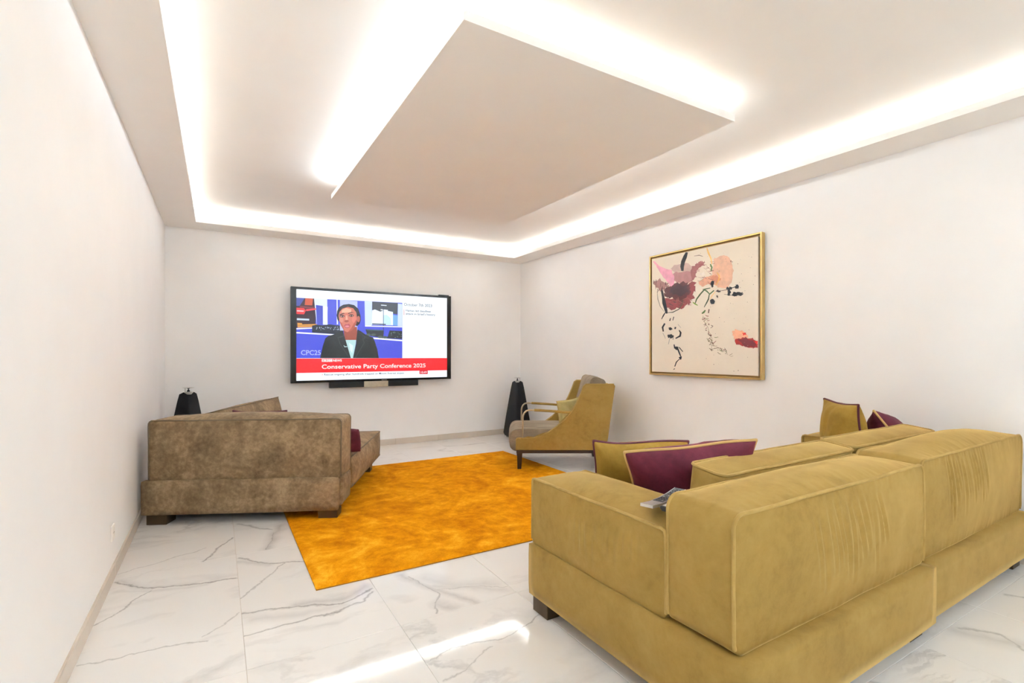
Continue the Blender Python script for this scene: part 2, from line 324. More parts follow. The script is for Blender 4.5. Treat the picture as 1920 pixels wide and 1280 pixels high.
TV_SHAPES = [
('vid',(66, 76, 205),[(-0.988,0.454),(0.338,0.459),(0.338,-0.289),(-0.988,-0.282)]),
('v',(205, 215, 238),[(-0.787,0.455),(-0.631,0.456),(-0.626,0.134),(-0.754,0.136)]),
('v',(48, 20, 36),[(-0.988,0.452),(-0.785,0.455),(-0.765,0.224),(-0.771,0.1),(-0.988,0.089)]),
('v',(196, 84, 52),[(-0.886,0.452),(-0.798,0.454),(-0.807,0.368),(-0.894,0.368)]),
('v',(70, 80, 160),[(-0.988,0.452),(-0.894,0.453),(-0.95,0.356),(-0.988,0.354)]),
('v',(120, 40, 50),[(-0.95,0.356),(-0.787,0.352),(-0.787,0.328),(-0.95,0.33)]),
('v',(225, 50, 55),[(-0.988,0.333),(-0.902,0.329),(-0.88,0.301),(-0.902,0.254),(-0.988,0.256)]),
('v',(240, 190, 190),[(-0.982,0.302),(-0.902,0.3),(-0.907,0.286),(-0.982,0.287)]),
('v',(235, 60, 70),[(-0.88,0.318),(-0.76,0.335),(-0.76,0.318),(-0.875,0.294)]),
('v',(185, 205, 225),[(-0.982,0.204),(-0.842,0.201),(-0.842,0.18),(-0.982,0.181)]),
('v',(205, 145, 62),[(-0.977,0.149),(-0.923,0.146),(-0.923,0.131),(-0.752,0.142),(-0.763,0.104),(-0.974,0.089)]),
('v',(120, 70, 35),[(-0.974,0.118),(-0.763,0.124),(-0.763,0.119),(-0.974,0.114)]),
('v',(60, 70, 185),[(-0.765,0.376),(-0.682,0.369),(-0.682,0.132),(-0.752,0.13)]),
('v',(225, 235, 245),[(-0.682,0.363),(-0.626,0.359),(-0.631,0.158),(-0.674,0.192)]),
('v',(20, 25, 45),[(-0.809,0.115),(-0.765,0.132),(-0.687,0.126),(-0.597,0.141),(-0.529,0.131),(-0.436,0.127),(-0.436,0.013),(-0.809,0.033)]),
('v',(235, 240, 250),[(-0.988,0.082),(-0.809,0.094),(-0.809,0.082),(-0.988,0.068)]),
('v',(240, 243, 252),[(-0.988,0.036),(-0.529,0.017),(-0.529,0.002),(-0.988,0.02)]),
('v',(235, 240, 255),[(-0.517,0.458),(-0.506,0.459),(-0.501,0.144),(-0.515,0.143)]),
('v',(176, 186, 226),[(-0.477,0.455),(-0.259,0.45),(-0.259,0.071),(-0.477,0.066)]),
('v',(195, 210, 240),[(-0.168,0.455),(-0.07,0.455),(-0.076,0.137),(-0.162,0.135)]),
('v',(60, 66, 76),[(-0.07,0.454),(0.276,0.453),(0.269,0.3),(-0.07,0.336)]),
('v',(222, 240, 255),[(-0.07,0.339),(-0.033,0.353),(0.036,0.326),(0.093,0.349),(0.208,0.329),(0.208,0.152),(-0.076,0.15)]),
('v',(180, 215, 240),[(0.074,0.28),(0.124,0.288),(0.175,0.246),(0.182,0.157),(0.074,0.154)]),
('v',(105, 160, 212),[(0.208,0.291),(0.272,0.287),(0.272,0.147),(0.208,0.152)]),
('v',(190, 205, 238),[(0.276,0.447),(0.335,0.443),(0.335,0.143),(0.272,0.145)]),
('v',(235, 245, 255),[(0.048,0.419),(0.122,0.417),(0.122,0.407),(0.048,0.409)]),
('v',(235, 245, 255),[(0.042,0.36),(0.14,0.354),(0.14,0.343),(0.042,0.347)]),
('v',(30, 40, 70),[(0.076,0.405),(0.084,0.406),(0.084,0.029),(0.076,0.029)]),
('v',(40, 50, 80),[(-0.07,0.169),(0.112,0.168),(0.112,0.153),(-0.07,0.154)]),
('v',(242, 245, 255),[(-0.162,0.137),(0.335,0.141),(0.335,0.128),(-0.162,0.125)]),
('v',(24, 32, 44),[(-0.156,0.088),(0.08,0.079),(0.08,-0.021),(-0.132,0.01)]),
('v',(50, 80, 85),[(-0.15,0.091),(0.074,0.084),(0.074,0.071),(-0.138,0.074)]),
('v',(30, 36, 42),[(0.163,0.081),(0.335,0.077),(0.335,-0.03),(0.036,-0.022),(0.048,0.001),(0.137,-0.002)]),
('v',(242, 245, 255),[(-0.058,-0.016),(0.335,-0.043),(0.335,-0.06),(-0.045,-0.036)]),
('dot',(190, 205, 230),[(-0.697,0.103),(-0.7,0.1),(-0.705,0.101),(-0.705,0.105),(-0.7,0.106)]),
('dot',(190, 205, 230),[(-0.649,0.102),(-0.652,0.099),(-0.657,0.1),(-0.657,0.104),(-0.652,0.105)]),
('dot',(190, 205, 230),[(-0.747,0.09),(-0.75,0.086),(-0.755,0.087),(-0.755,0.092),(-0.75,0.093)]),
('dot',(190, 205, 230),[(-0.492,0.08),(-0.495,0.076),(-0.5,0.078),(-0.5,0.082),(-0.495,0.083)]),
('dot',(190, 205, 230),[(-0.538,0.102),(-0.541,0.099),(-0.547,0.1),(-0.547,0.104),(-0.541,0.106)]),
('dot',(190, 205, 230),[(-0.607,0.098),(-0.61,0.095),(-0.615,0.096),(-0.615,0.1),(-0.61,0.102)]),
('dot',(190, 205, 230),[(-0.716,0.102),(-0.719,0.099),(-0.724,0.1),(-0.724,0.104),(-0.719,0.106)]),
('dot',(190, 205, 230),[(-0.703,0.07),(-0.706,0.066),(-0.711,0.068),(-0.711,0.072),(-0.706,0.073)]),
('dot',(190, 205, 230),[(-0.519,0.079),(-0.522,0.076),(-0.527,0.077),(-0.527,0.081),(-0.522,0.082)]),
('dot',(190, 205, 230),[(-0.527,0.104),(-0.531,0.1),(-0.536,0.101),(-0.536,0.106),(-0.531,0.107)]),
('dot',(190, 205, 230),[(-0.675,0.083),(-0.678,0.079),(-0.683,0.08),(-0.683,0.084),(-0.678,0.086)]),
('dot',(190, 205, 230),[(-0.548,0.076),(-0.551,0.073),(-0.557,0.074),(-0.557,0.078),(-0.551,0.08)]),
('dot',(190, 205, 230),[(-0.503,0.109),(-0.506,0.105),(-0.512,0.106),(-0.512,0.111),(-0.506,0.112)]),
('dot',(190, 205, 230),[(-0.586,0.083),(-0.59,0.079),(-0.595,0.081),(-0.595,0.085),(-0.59,0.086)]),
('dot',(190, 205, 230),[(-0.616,0.102),(-0.62,0.099),(-0.625,0.1),(-0.625,0.104),(-0.62,0.105)]),
('dot',(190, 205, 230),[(-0.626,0.105),(-0.629,0.102),(-0.634,0.103),(-0.634,0.107),(-0.629,0.109)]),
('dot',(190, 205, 230),[(-0.487,0.077),(-0.49,0.074),(-0.495,0.075),(-0.495,0.079),(-0.49,0.081)]),
('dot',(190, 205, 230),[(-0.604,0.097),(-0.607,0.094),(-0.612,0.095),(-0.612,0.099),(-0.607,0.101)]),
('dot',(190, 205, 230),[(-0.494,0.089),(-0.498,0.086),(-0.503,0.087),(-0.503,0.091),(-0.498,0.093)]),
('dot',(190, 205, 230),[(-0.503,0.078),(-0.506,0.074),(-0.511,0.075),(-0.511,0.08),(-0.506,0.081)]),
('dot',(190, 205, 230),[(-0.616,0.093),(-0.619,0.089),(-0.624,0.09),(-0.624,0.094),(-0.619,0.096)]),
('dot',(190, 205, 230),[(-0.589,0.093),(-0.592,0.089),(-0.597,0.09),(-0.597,0.094),(-0.592,0.096)]),
('dot',(190, 205, 230),[(-0.719,0.094),(-0.722,0.091),(-0.727,0.092),(-0.727,0.096),(-0.722,0.098)]),
('dot',(190, 205, 230),[(-0.524,0.11),(-0.527,0.107),(-0.532,0.108),(-0.532,0.112),(-0.527,0.113)]),
('dot',(190, 205, 230),[(-0.753,0.081),(-0.756,0.077),(-0.761,0.078),(-0.761,0.082),(-0.756,0.084)]),
('dot',(190, 205, 230),[(-0.684,0.086),(-0.687,0.083),(-0.692,0.084),(-0.692,0.088),(-0.687,0.089)]),
('dot',(190, 205, 230),[(-0.627,0.095),(-0.63,0.092),(-0.635,0.093),(-0.635,0.097),(-0.63,0.098)]),
('dot',(190, 205, 230),[(-0.467,0.105),(-0.47,0.102),(-0.476,0.103),(-0.476,0.107),(-0.47,0.109)]),
('dot',(190, 205, 230),[(-0.644,0.1),(-0.647,0.097),(-0.653,0.098),(-0.653,0.102),(-0.647,0.104)]),
('dot',(190, 205, 230),[(-0.578,0.099),(-0.581,0.096),(-0.587,0.097),(-0.587,0.101),(-0.581,0.102)]),
('dot',(190, 205, 230),[(-0.661,0.078),(-0.664,0.075),(-0.669,0.076),(-0.669,0.08),(-0.664,0.081)]),
('dot',(190, 205, 230),[(-0.672,0.085),(-0.675,0.082),(-0.68,0.083),(-0.68,0.087),(-0.675,0.089)]),
('dot',(190, 205, 230),[(-0.496,0.108),(-0.499,0.105),(-0.504,0.106),(-0.504,0.11),(-0.499,0.112)]),
('dot',(190, 205, 230),[(-0.748,0.097),(-0.751,0.093),(-0.756,0.094),(-0.756,0.098),(-0.751,0.1)]),
('dot',(190, 205, 230),[(-0.538,0.086),(-0.541,0.083),(-0.547,0.084),(-0.547,0.088),(-0.541,0.09)]),
('dot',(190, 205, 230),[(-0.697,0.094),(-0.7,0.09),(-0.705,0.092),(-0.705,0.096),(-0.7,0.097)]),
('dot',(190, 205, 230),[(-0.714,0.088),(-0.717,0.085),(-0.722,0.086),(-0.722,0.09),(-0.717,0.092)]),
('dot',(190, 205, 230),[(-0.754,0.078),(-0.757,0.074),(-0.762,0.076),(-0.762,0.08),(-0.757,0.081)]),
('dot',(190, 205, 230),[(-0.498,0.074),(-0.502,0.07),(-0.507,0.071),(-0.507,0.075),(-0.502,0.077)]),
('dot',(190, 205, 230),[(-0.547,0.072),(-0.551,0.069),(-0.556,0.07),(-0.556,0.074),(-0.551,0.076)]),
('v',(70, 85, 80),[(-0.087,0.019),(-0.094,0.009),(-0.11,0.003),(-0.129,0.002),(-0.145,0.008),(-0.151,0.018),(-0.145,0.028),(-0.129,0.035),(-0.11,0.035),(-0.094,0.029)]),
('v',(70, 85, 80),[(-0.019,0.021),(-0.025,0.01),(-0.042,0.004),(-0.062,0.003),(-0.078,0.009),(-0.084,0.019),(-0.078,0.03),(-0.062,0.036),(-0.042,0.037),(-0.025,0.031)]),
('v',(70, 85, 80),[(0.068,-0.007),(0.062,-0.017),(0.046,-0.024),(0.026,-0.024),(0.009,-0.018),(0.003,-0.008),(0.009,0.003),(0.026,0.009),(0.046,0.01),(0.062,0.004)]),
('v',(70, 85, 80),[(0.132,-0.011),(0.126,-0.021),(0.109,-0.028),(0.089,-0.028),(0.072,-0.022),(0.066,-0.012),(0.072,-0.001),(0.089,0.006),(0.109,0.006),(0.126,0)]),
('dot',(120, 140, 140),[(0.191,0.04),(0.186,0.035),(0.179,0.036),(0.179,0.042),(0.186,0.044)]),
('dot',(120, 140, 140),[(0.326,0.003),(0.322,-0.002),(0.315,0),(0.315,0.006),(0.322,0.008)]),
('dot',(120, 140, 140),[(0.247,-0.012),(0.242,-0.017),(0.235,-0.015),(0.235,-0.009),(0.242,-0.007)]),
('dot',(120, 140, 140),[(0.277,-0.001),(0.272,-0.006),(0.265,-0.004),(0.265,0.002),(0.272,0.004)]),
('dot',(120, 140, 140),[(0.23,0.048),(0.225,0.043),(0.218,0.045),(0.218,0.051),(0.225,0.053)]),
('dot',(120, 140, 140),[(0.251,0.053),(0.247,0.048),(0.24,0.05),(0.24,0.056),(0.247,0.058)]),
('dot',(120, 140, 140),[(0.242,-0.013),(0.238,-0.018),(0.231,-0.016),(0.231,-0.011),(0.238,-0.009)]),
('dot',(120, 140, 140),[(0.235,0.063),(0.231,0.058),(0.224,0.06),(0.224,0.066),(0.231,0.068)]),
('dot',(120, 140, 140),[(0.195,0.049),(0.19,0.044),(0.183,0.046),(0.183,0.052),(0.19,0.054)]),
('dot',(120, 140, 140),[(0.3,0.036),(0.296,0.031),(0.288,0.033),(0.288,0.039),(0.296,0.041)]),
('dot',(120, 140, 140),[(0.229,0.056),(0.225,0.051),(0.218,0.052),(0.218,0.058),(0.225,0.06)]),
('dot',(120, 140, 140),[(0.329,0.031),(0.324,0.026),(0.317,0.028),(0.317,0.034),(0.324,0.036)]),
('dot',(120, 140, 140),[(0.218,0.058),(0.213,0.054),(0.206,0.055),(0.206,0.061),(0.213,0.063)]),
('dot',(120, 140, 140),[(0.196,0.049),(0.192,0.044),(0.184,0.046),(0.184,0.052),(0.192,0.054)]),
('dot',(120, 140, 140),[(0.285,0.053),(0.28,0.048),(0.273,0.049),(0.273,0.055),(0.28,0.057)]),
('dot',(120, 140, 140),[(0.194,0.024),(0.19,0.019),(0.182,0.02),(0.182,0.026),(0.19,0.028)]),
('hair',(26, 24, 30),[(-0.517,0.257),(-0.51,0.317),(-0.483,0.364),(-0.436,0.395),(-0.366,0.408),(-0.301,0.397),(-0.249,0.353),(-0.22,0.268),(-0.216,0.207),(-0.232,0.158),(-0.265,0.126),(-0.295,0.144),(-0.483,0.21),(-0.494,0.174),(-0.51,0.209)]),
('skin',(150, 72, 56),[(-0.436,0.091),(-0.265,0.12),(-0.261,-0.033),(-0.276,-0.061),(-0.408,-0.06),(-0.427,0.019)]),
('skin',(176, 92, 76),[(-0.225,0.219),(-0.228,0.198),(-0.236,0.183),(-0.247,0.177),(-0.258,0.182),(-0.266,0.197),(-0.268,0.218),(-0.266,0.238),(-0.258,0.254),(-0.247,0.26),(-0.236,0.255),(-0.228,0.24)]),
('skin',(196, 112, 92),[(-0.494,0.252),(-0.483,0.3),(-0.446,0.346),(-0.378,0.371),(-0.313,0.356),(-0.273,0.303),(-0.264,0.23),(-0.273,0.156),(-0.304,0.095),(-0.352,0.055),(-0.389,0.046),(-0.425,0.065),(-0.462,0.124),(-0.483,0.184)]),
('skin',(232, 168, 140),[(-0.454,0.325),(-0.401,0.356),(-0.336,0.343),(-0.34,0.302),(-0.413,0.295),(-0.454,0.293)]),
('skin',(214, 120, 104),[(-0.271,0.211),(-0.275,0.19),(-0.286,0.175),(-0.301,0.169),(-0.316,0.174),(-0.326,0.189),(-0.33,0.209),(-0.326,0.23),(-0.316,0.246),(-0.301,0.252),(-0.286,0.247),(-0.275,0.232)]),
('skin',(206, 130, 108),[(-0.436,0.2),(-0.439,0.183),(-0.448,0.17),(-0.459,0.165),(-0.471,0.169),(-0.48,0.181),(-0.483,0.198),(-0.48,0.215),(-0.471,0.228),(-0.459,0.233),(-0.448,0.228),(-0.439,0.216)]),
('brow',(40, 24, 24),[(-0.483,0.268),(-0.436,0.291),(-0.415,0.282),(-0.436,0.279),(-0.478,0.259)]),
('brow',(40, 24, 24),[(-0.378,0.289),(-0.333,0.308),(-0.297,0.297),(-0.333,0.298),(-0.373,0.279)]),
('eye',(96, 48, 42),[(-0.419,0.251),(-0.423,0.242),(-0.434,0.235),(-0.45,0.232),(-0.466,0.234),(-0.477,0.24),(-0.482,0.249),(-0.477,0.258),(-0.466,0.265),(-0.45,0.268),(-0.434,0.266),(-0.423,0.26)]),
('eye',(96, 48, 42),[(-0.305,0.263),(-0.31,0.253),(-0.322,0.246),(-0.338,0.243),(-0.353,0.245),(-0.365,0.251),(-0.369,0.26),(-0.365,0.269),(-0.353,0.276),(-0.338,0.28),(-0.322,0.278),(-0.31,0.271)]),
('eye',(206, 172, 160),[(-0.43,0.247),(-0.433,0.243),(-0.44,0.24),(-0.45,0.239),(-0.46,0.24),(-0.467,0.242),(-0.47,0.245),(-0.467,0.249),(-0.46,0.252),(-0.45,0.253),(-0.44,0.253),(-0.433,0.25)]),
('eye',(206, 172, 160),[(-0.317,0.258),(-0.32,0.255),(-0.327,0.252),(-0.338,0.25),(-0.348,0.251),(-0.355,0.253),(-0.358,0.257),(-0.355,0.261),(-0.348,0.264),(-0.338,0.265),(-0.327,0.264),(-0.32,0.262)]),
('eye',(36, 20, 20),[(-0.437,0.247),(-0.439,0.241),(-0.445,0.237),(-0.451,0.237),(-0.456,0.24),(-0.458,0.246),(-0.456,0.252),(-0.451,0.255),(-0.445,0.256),(-0.439,0.252)]),
('eye',(36, 20, 20),[(-0.327,0.258),(-0.329,0.252),(-0.334,0.249),(-0.341,0.248),(-0.346,0.252),(-0.348,0.257),(-0.346,0.263),(-0.341,0.267),(-0.334,0.267),(-0.329,0.264)]),
('cheek',(168, 84, 68),[(-0.271,0.217),(-0.273,0.156),(-0.304,0.095),(-0.352,0.055),(-0.378,0.049),(-0.34,0.094),(-0.307,0.155)]),
('cheek',(168, 84, 68),[(-0.483,0.184),(-0.462,0.124),(-0.425,0.065),(-0.436,0.115),(-0.457,0.163)]),
('nose',(150, 72, 60),[(-0.425,0.186),(-0.413,0.198),(-0.378,0.202),(-0.364,0.19),(-0.378,0.177),(-0.399,0.171),(-0.418,0.176)]),
('nose',(226, 160, 136),[(-0.403,0.261),(-0.387,0.262),(-0.38,0.204),(-0.408,0.203)]),
('braid',(60, 58, 66),[(-0.436,0.38),(-0.429,0.383),(-0.469,0.319),(-0.476,0.316)]),
('braid',(60, 58, 66),[(-0.378,0.395),(-0.368,0.396),(-0.378,0.376),(-0.387,0.376)]),
('braid',(60, 58, 66),[(-0.313,0.389),(-0.304,0.387),(-0.28,0.339),(-0.288,0.339)]),
('braid',(60, 58, 66),[(-0.271,0.352),(-0.264,0.347),(-0.244,0.28),(-0.252,0.282)]),
('lip',(168, 70, 84),[(-0.43,0.125),(-0.407,0.15),(-0.387,0.146),(-0.366,0.156),(-0.347,0.132),(-0.359,0.11),(-0.387,0.097),(-0.415,0.106)]),
('lip',(214, 130, 138),[(-0.42,0.123),(-0.387,0.134),(-0.359,0.127),(-0.366,0.115),(-0.387,0.107),(-0.411,0.114)]),
('coat',(24, 28, 30),[(-0.715,-0.283),(-0.682,-0.127),(-0.654,-0.038),(-0.62,-0.006),(-0.529,0.023),(-0.441,0.061),(-0.408,-0.053),(-0.366,-0.198),(-0.342,-0.285)]),
('coat',(24, 28, 30),[(-0.316,-0.285),(-0.277,-0.1),(-0.273,-0.045),(-0.259,0.086),(-0.211,0.06),(-0.15,0.018),(-0.058,-0.017),(-0.033,-0.073),(-0.002,-0.172),(0.018,-0.287)]),
('shirt',(170, 206, 206),[(-0.408,-0.053),(-0.276,-0.051),(-0.28,-0.1),(-0.316,-0.285),(-0.342,-0.285),(-0.366,-0.198)]),
('shirt',(205, 235, 235),[(-0.366,-0.089),(-0.313,-0.125),(-0.324,-0.222),(-0.348,-0.186)]),
('lapel',(52, 58, 60),[(-0.436,0.043),(-0.425,-0.005),(-0.483,-0.03),(-0.497,-0.025),(-0.469,-0.102),(-0.366,-0.271),(-0.373,-0.27),(-0.483,-0.102),(-0.508,-0.021),(-0.436,0.002)]),
('lapel',(52, 58, 60),[(-0.247,0.059),(-0.156,-0.007),(-0.165,-0.037),(-0.186,-0.04),(-0.167,-0.087),(-0.283,-0.283),(-0.292,-0.283),(-0.179,-0.087),(-0.199,-0.035),(-0.172,-0.025),(-0.168,-0.01)]),
('mic',(190, 220, 220),[(-0.427,-0.12),(-0.418,-0.135),(-0.387,-0.135),(-0.387,-0.142),(-0.42,-0.145),(-0.432,-0.123)]),
('banner',(236, 30, 40),[(-0.988,-0.286),(0.99,-0.29),(0.988,-0.464),(-0.988,-0.464)]),
('tag',(200, 30, 48),[(0.579,-0.457),(0.7,-0.457),(0.7,-0.512),(0.579,-0.51)]),
('bar',(190, 60, 60),[(0.359,0.37),(0.366,0.37),(0.366,0.293),(0.359,0.293)]),
('white',(250, 250, 250),[(-0.695,-0.296),(-0.658,-0.297),(-0.658,-0.33),(-0.695,-0.329)]),
('white',(250, 250, 250),[(-0.653,-0.297),(-0.614,-0.297),(-0.614,-0.33),(-0.653,-0.33)]),
('white',(250, 250, 250),[(-0.609,-0.297),(-0.571,-0.297),(-0.571,-0.33),(-0.609,-0.33)]),
('tag',(200, 40, 48),[(-0.683,-0.49),(-0.685,-0.494),(-0.689,-0.496),(-0.693,-0.494),(-0.694,-0.49),(-0.693,-0.486),(-0.689,-0.484),(-0.685,-0.486)]),
]
TV_TEXT = [
('CPC25',-0.9362,-0.2432,0.228,0.058,(170, 182, 245),0.012),
('NEWS',-0.5613,-0.3272,0.1071,0.028,(255, 240, 240),0.02),
('Conservative Party Conference 2025',-0.6952,-0.4167,1.363,0.053,(255, 235, 230),0.012),
('October 7th 2023',0.3598,0.4203,0.4019,0.039,(40, 50, 62),0.008),
('Hamas led deadliest',0.3838,0.3448,0.364,0.029,(40, 50, 62),0.012),
("attack in Israel's history",0.3838,0.3013,0.427,0.029,(40, 50, 62),0.012),
('Rescue ongoing after hundreds trapped on Mount Everest slopes',-0.6672,-0.5007,1.027,0.024,(36, 44, 54),0.012),
('10:49',0.5967,-0.4982,0.0891,0.026,(255, 230, 230),0.01),
('B',-0.6863,-0.3257,0.0191,0.026,(226, 30, 40),0.02),
('B',-0.6442,-0.3257,0.021,0.026,(226, 30, 40),0.02),
('C',-0.6002,-0.3267,0.021,0.027,(226, 30, 40),0.02),
]
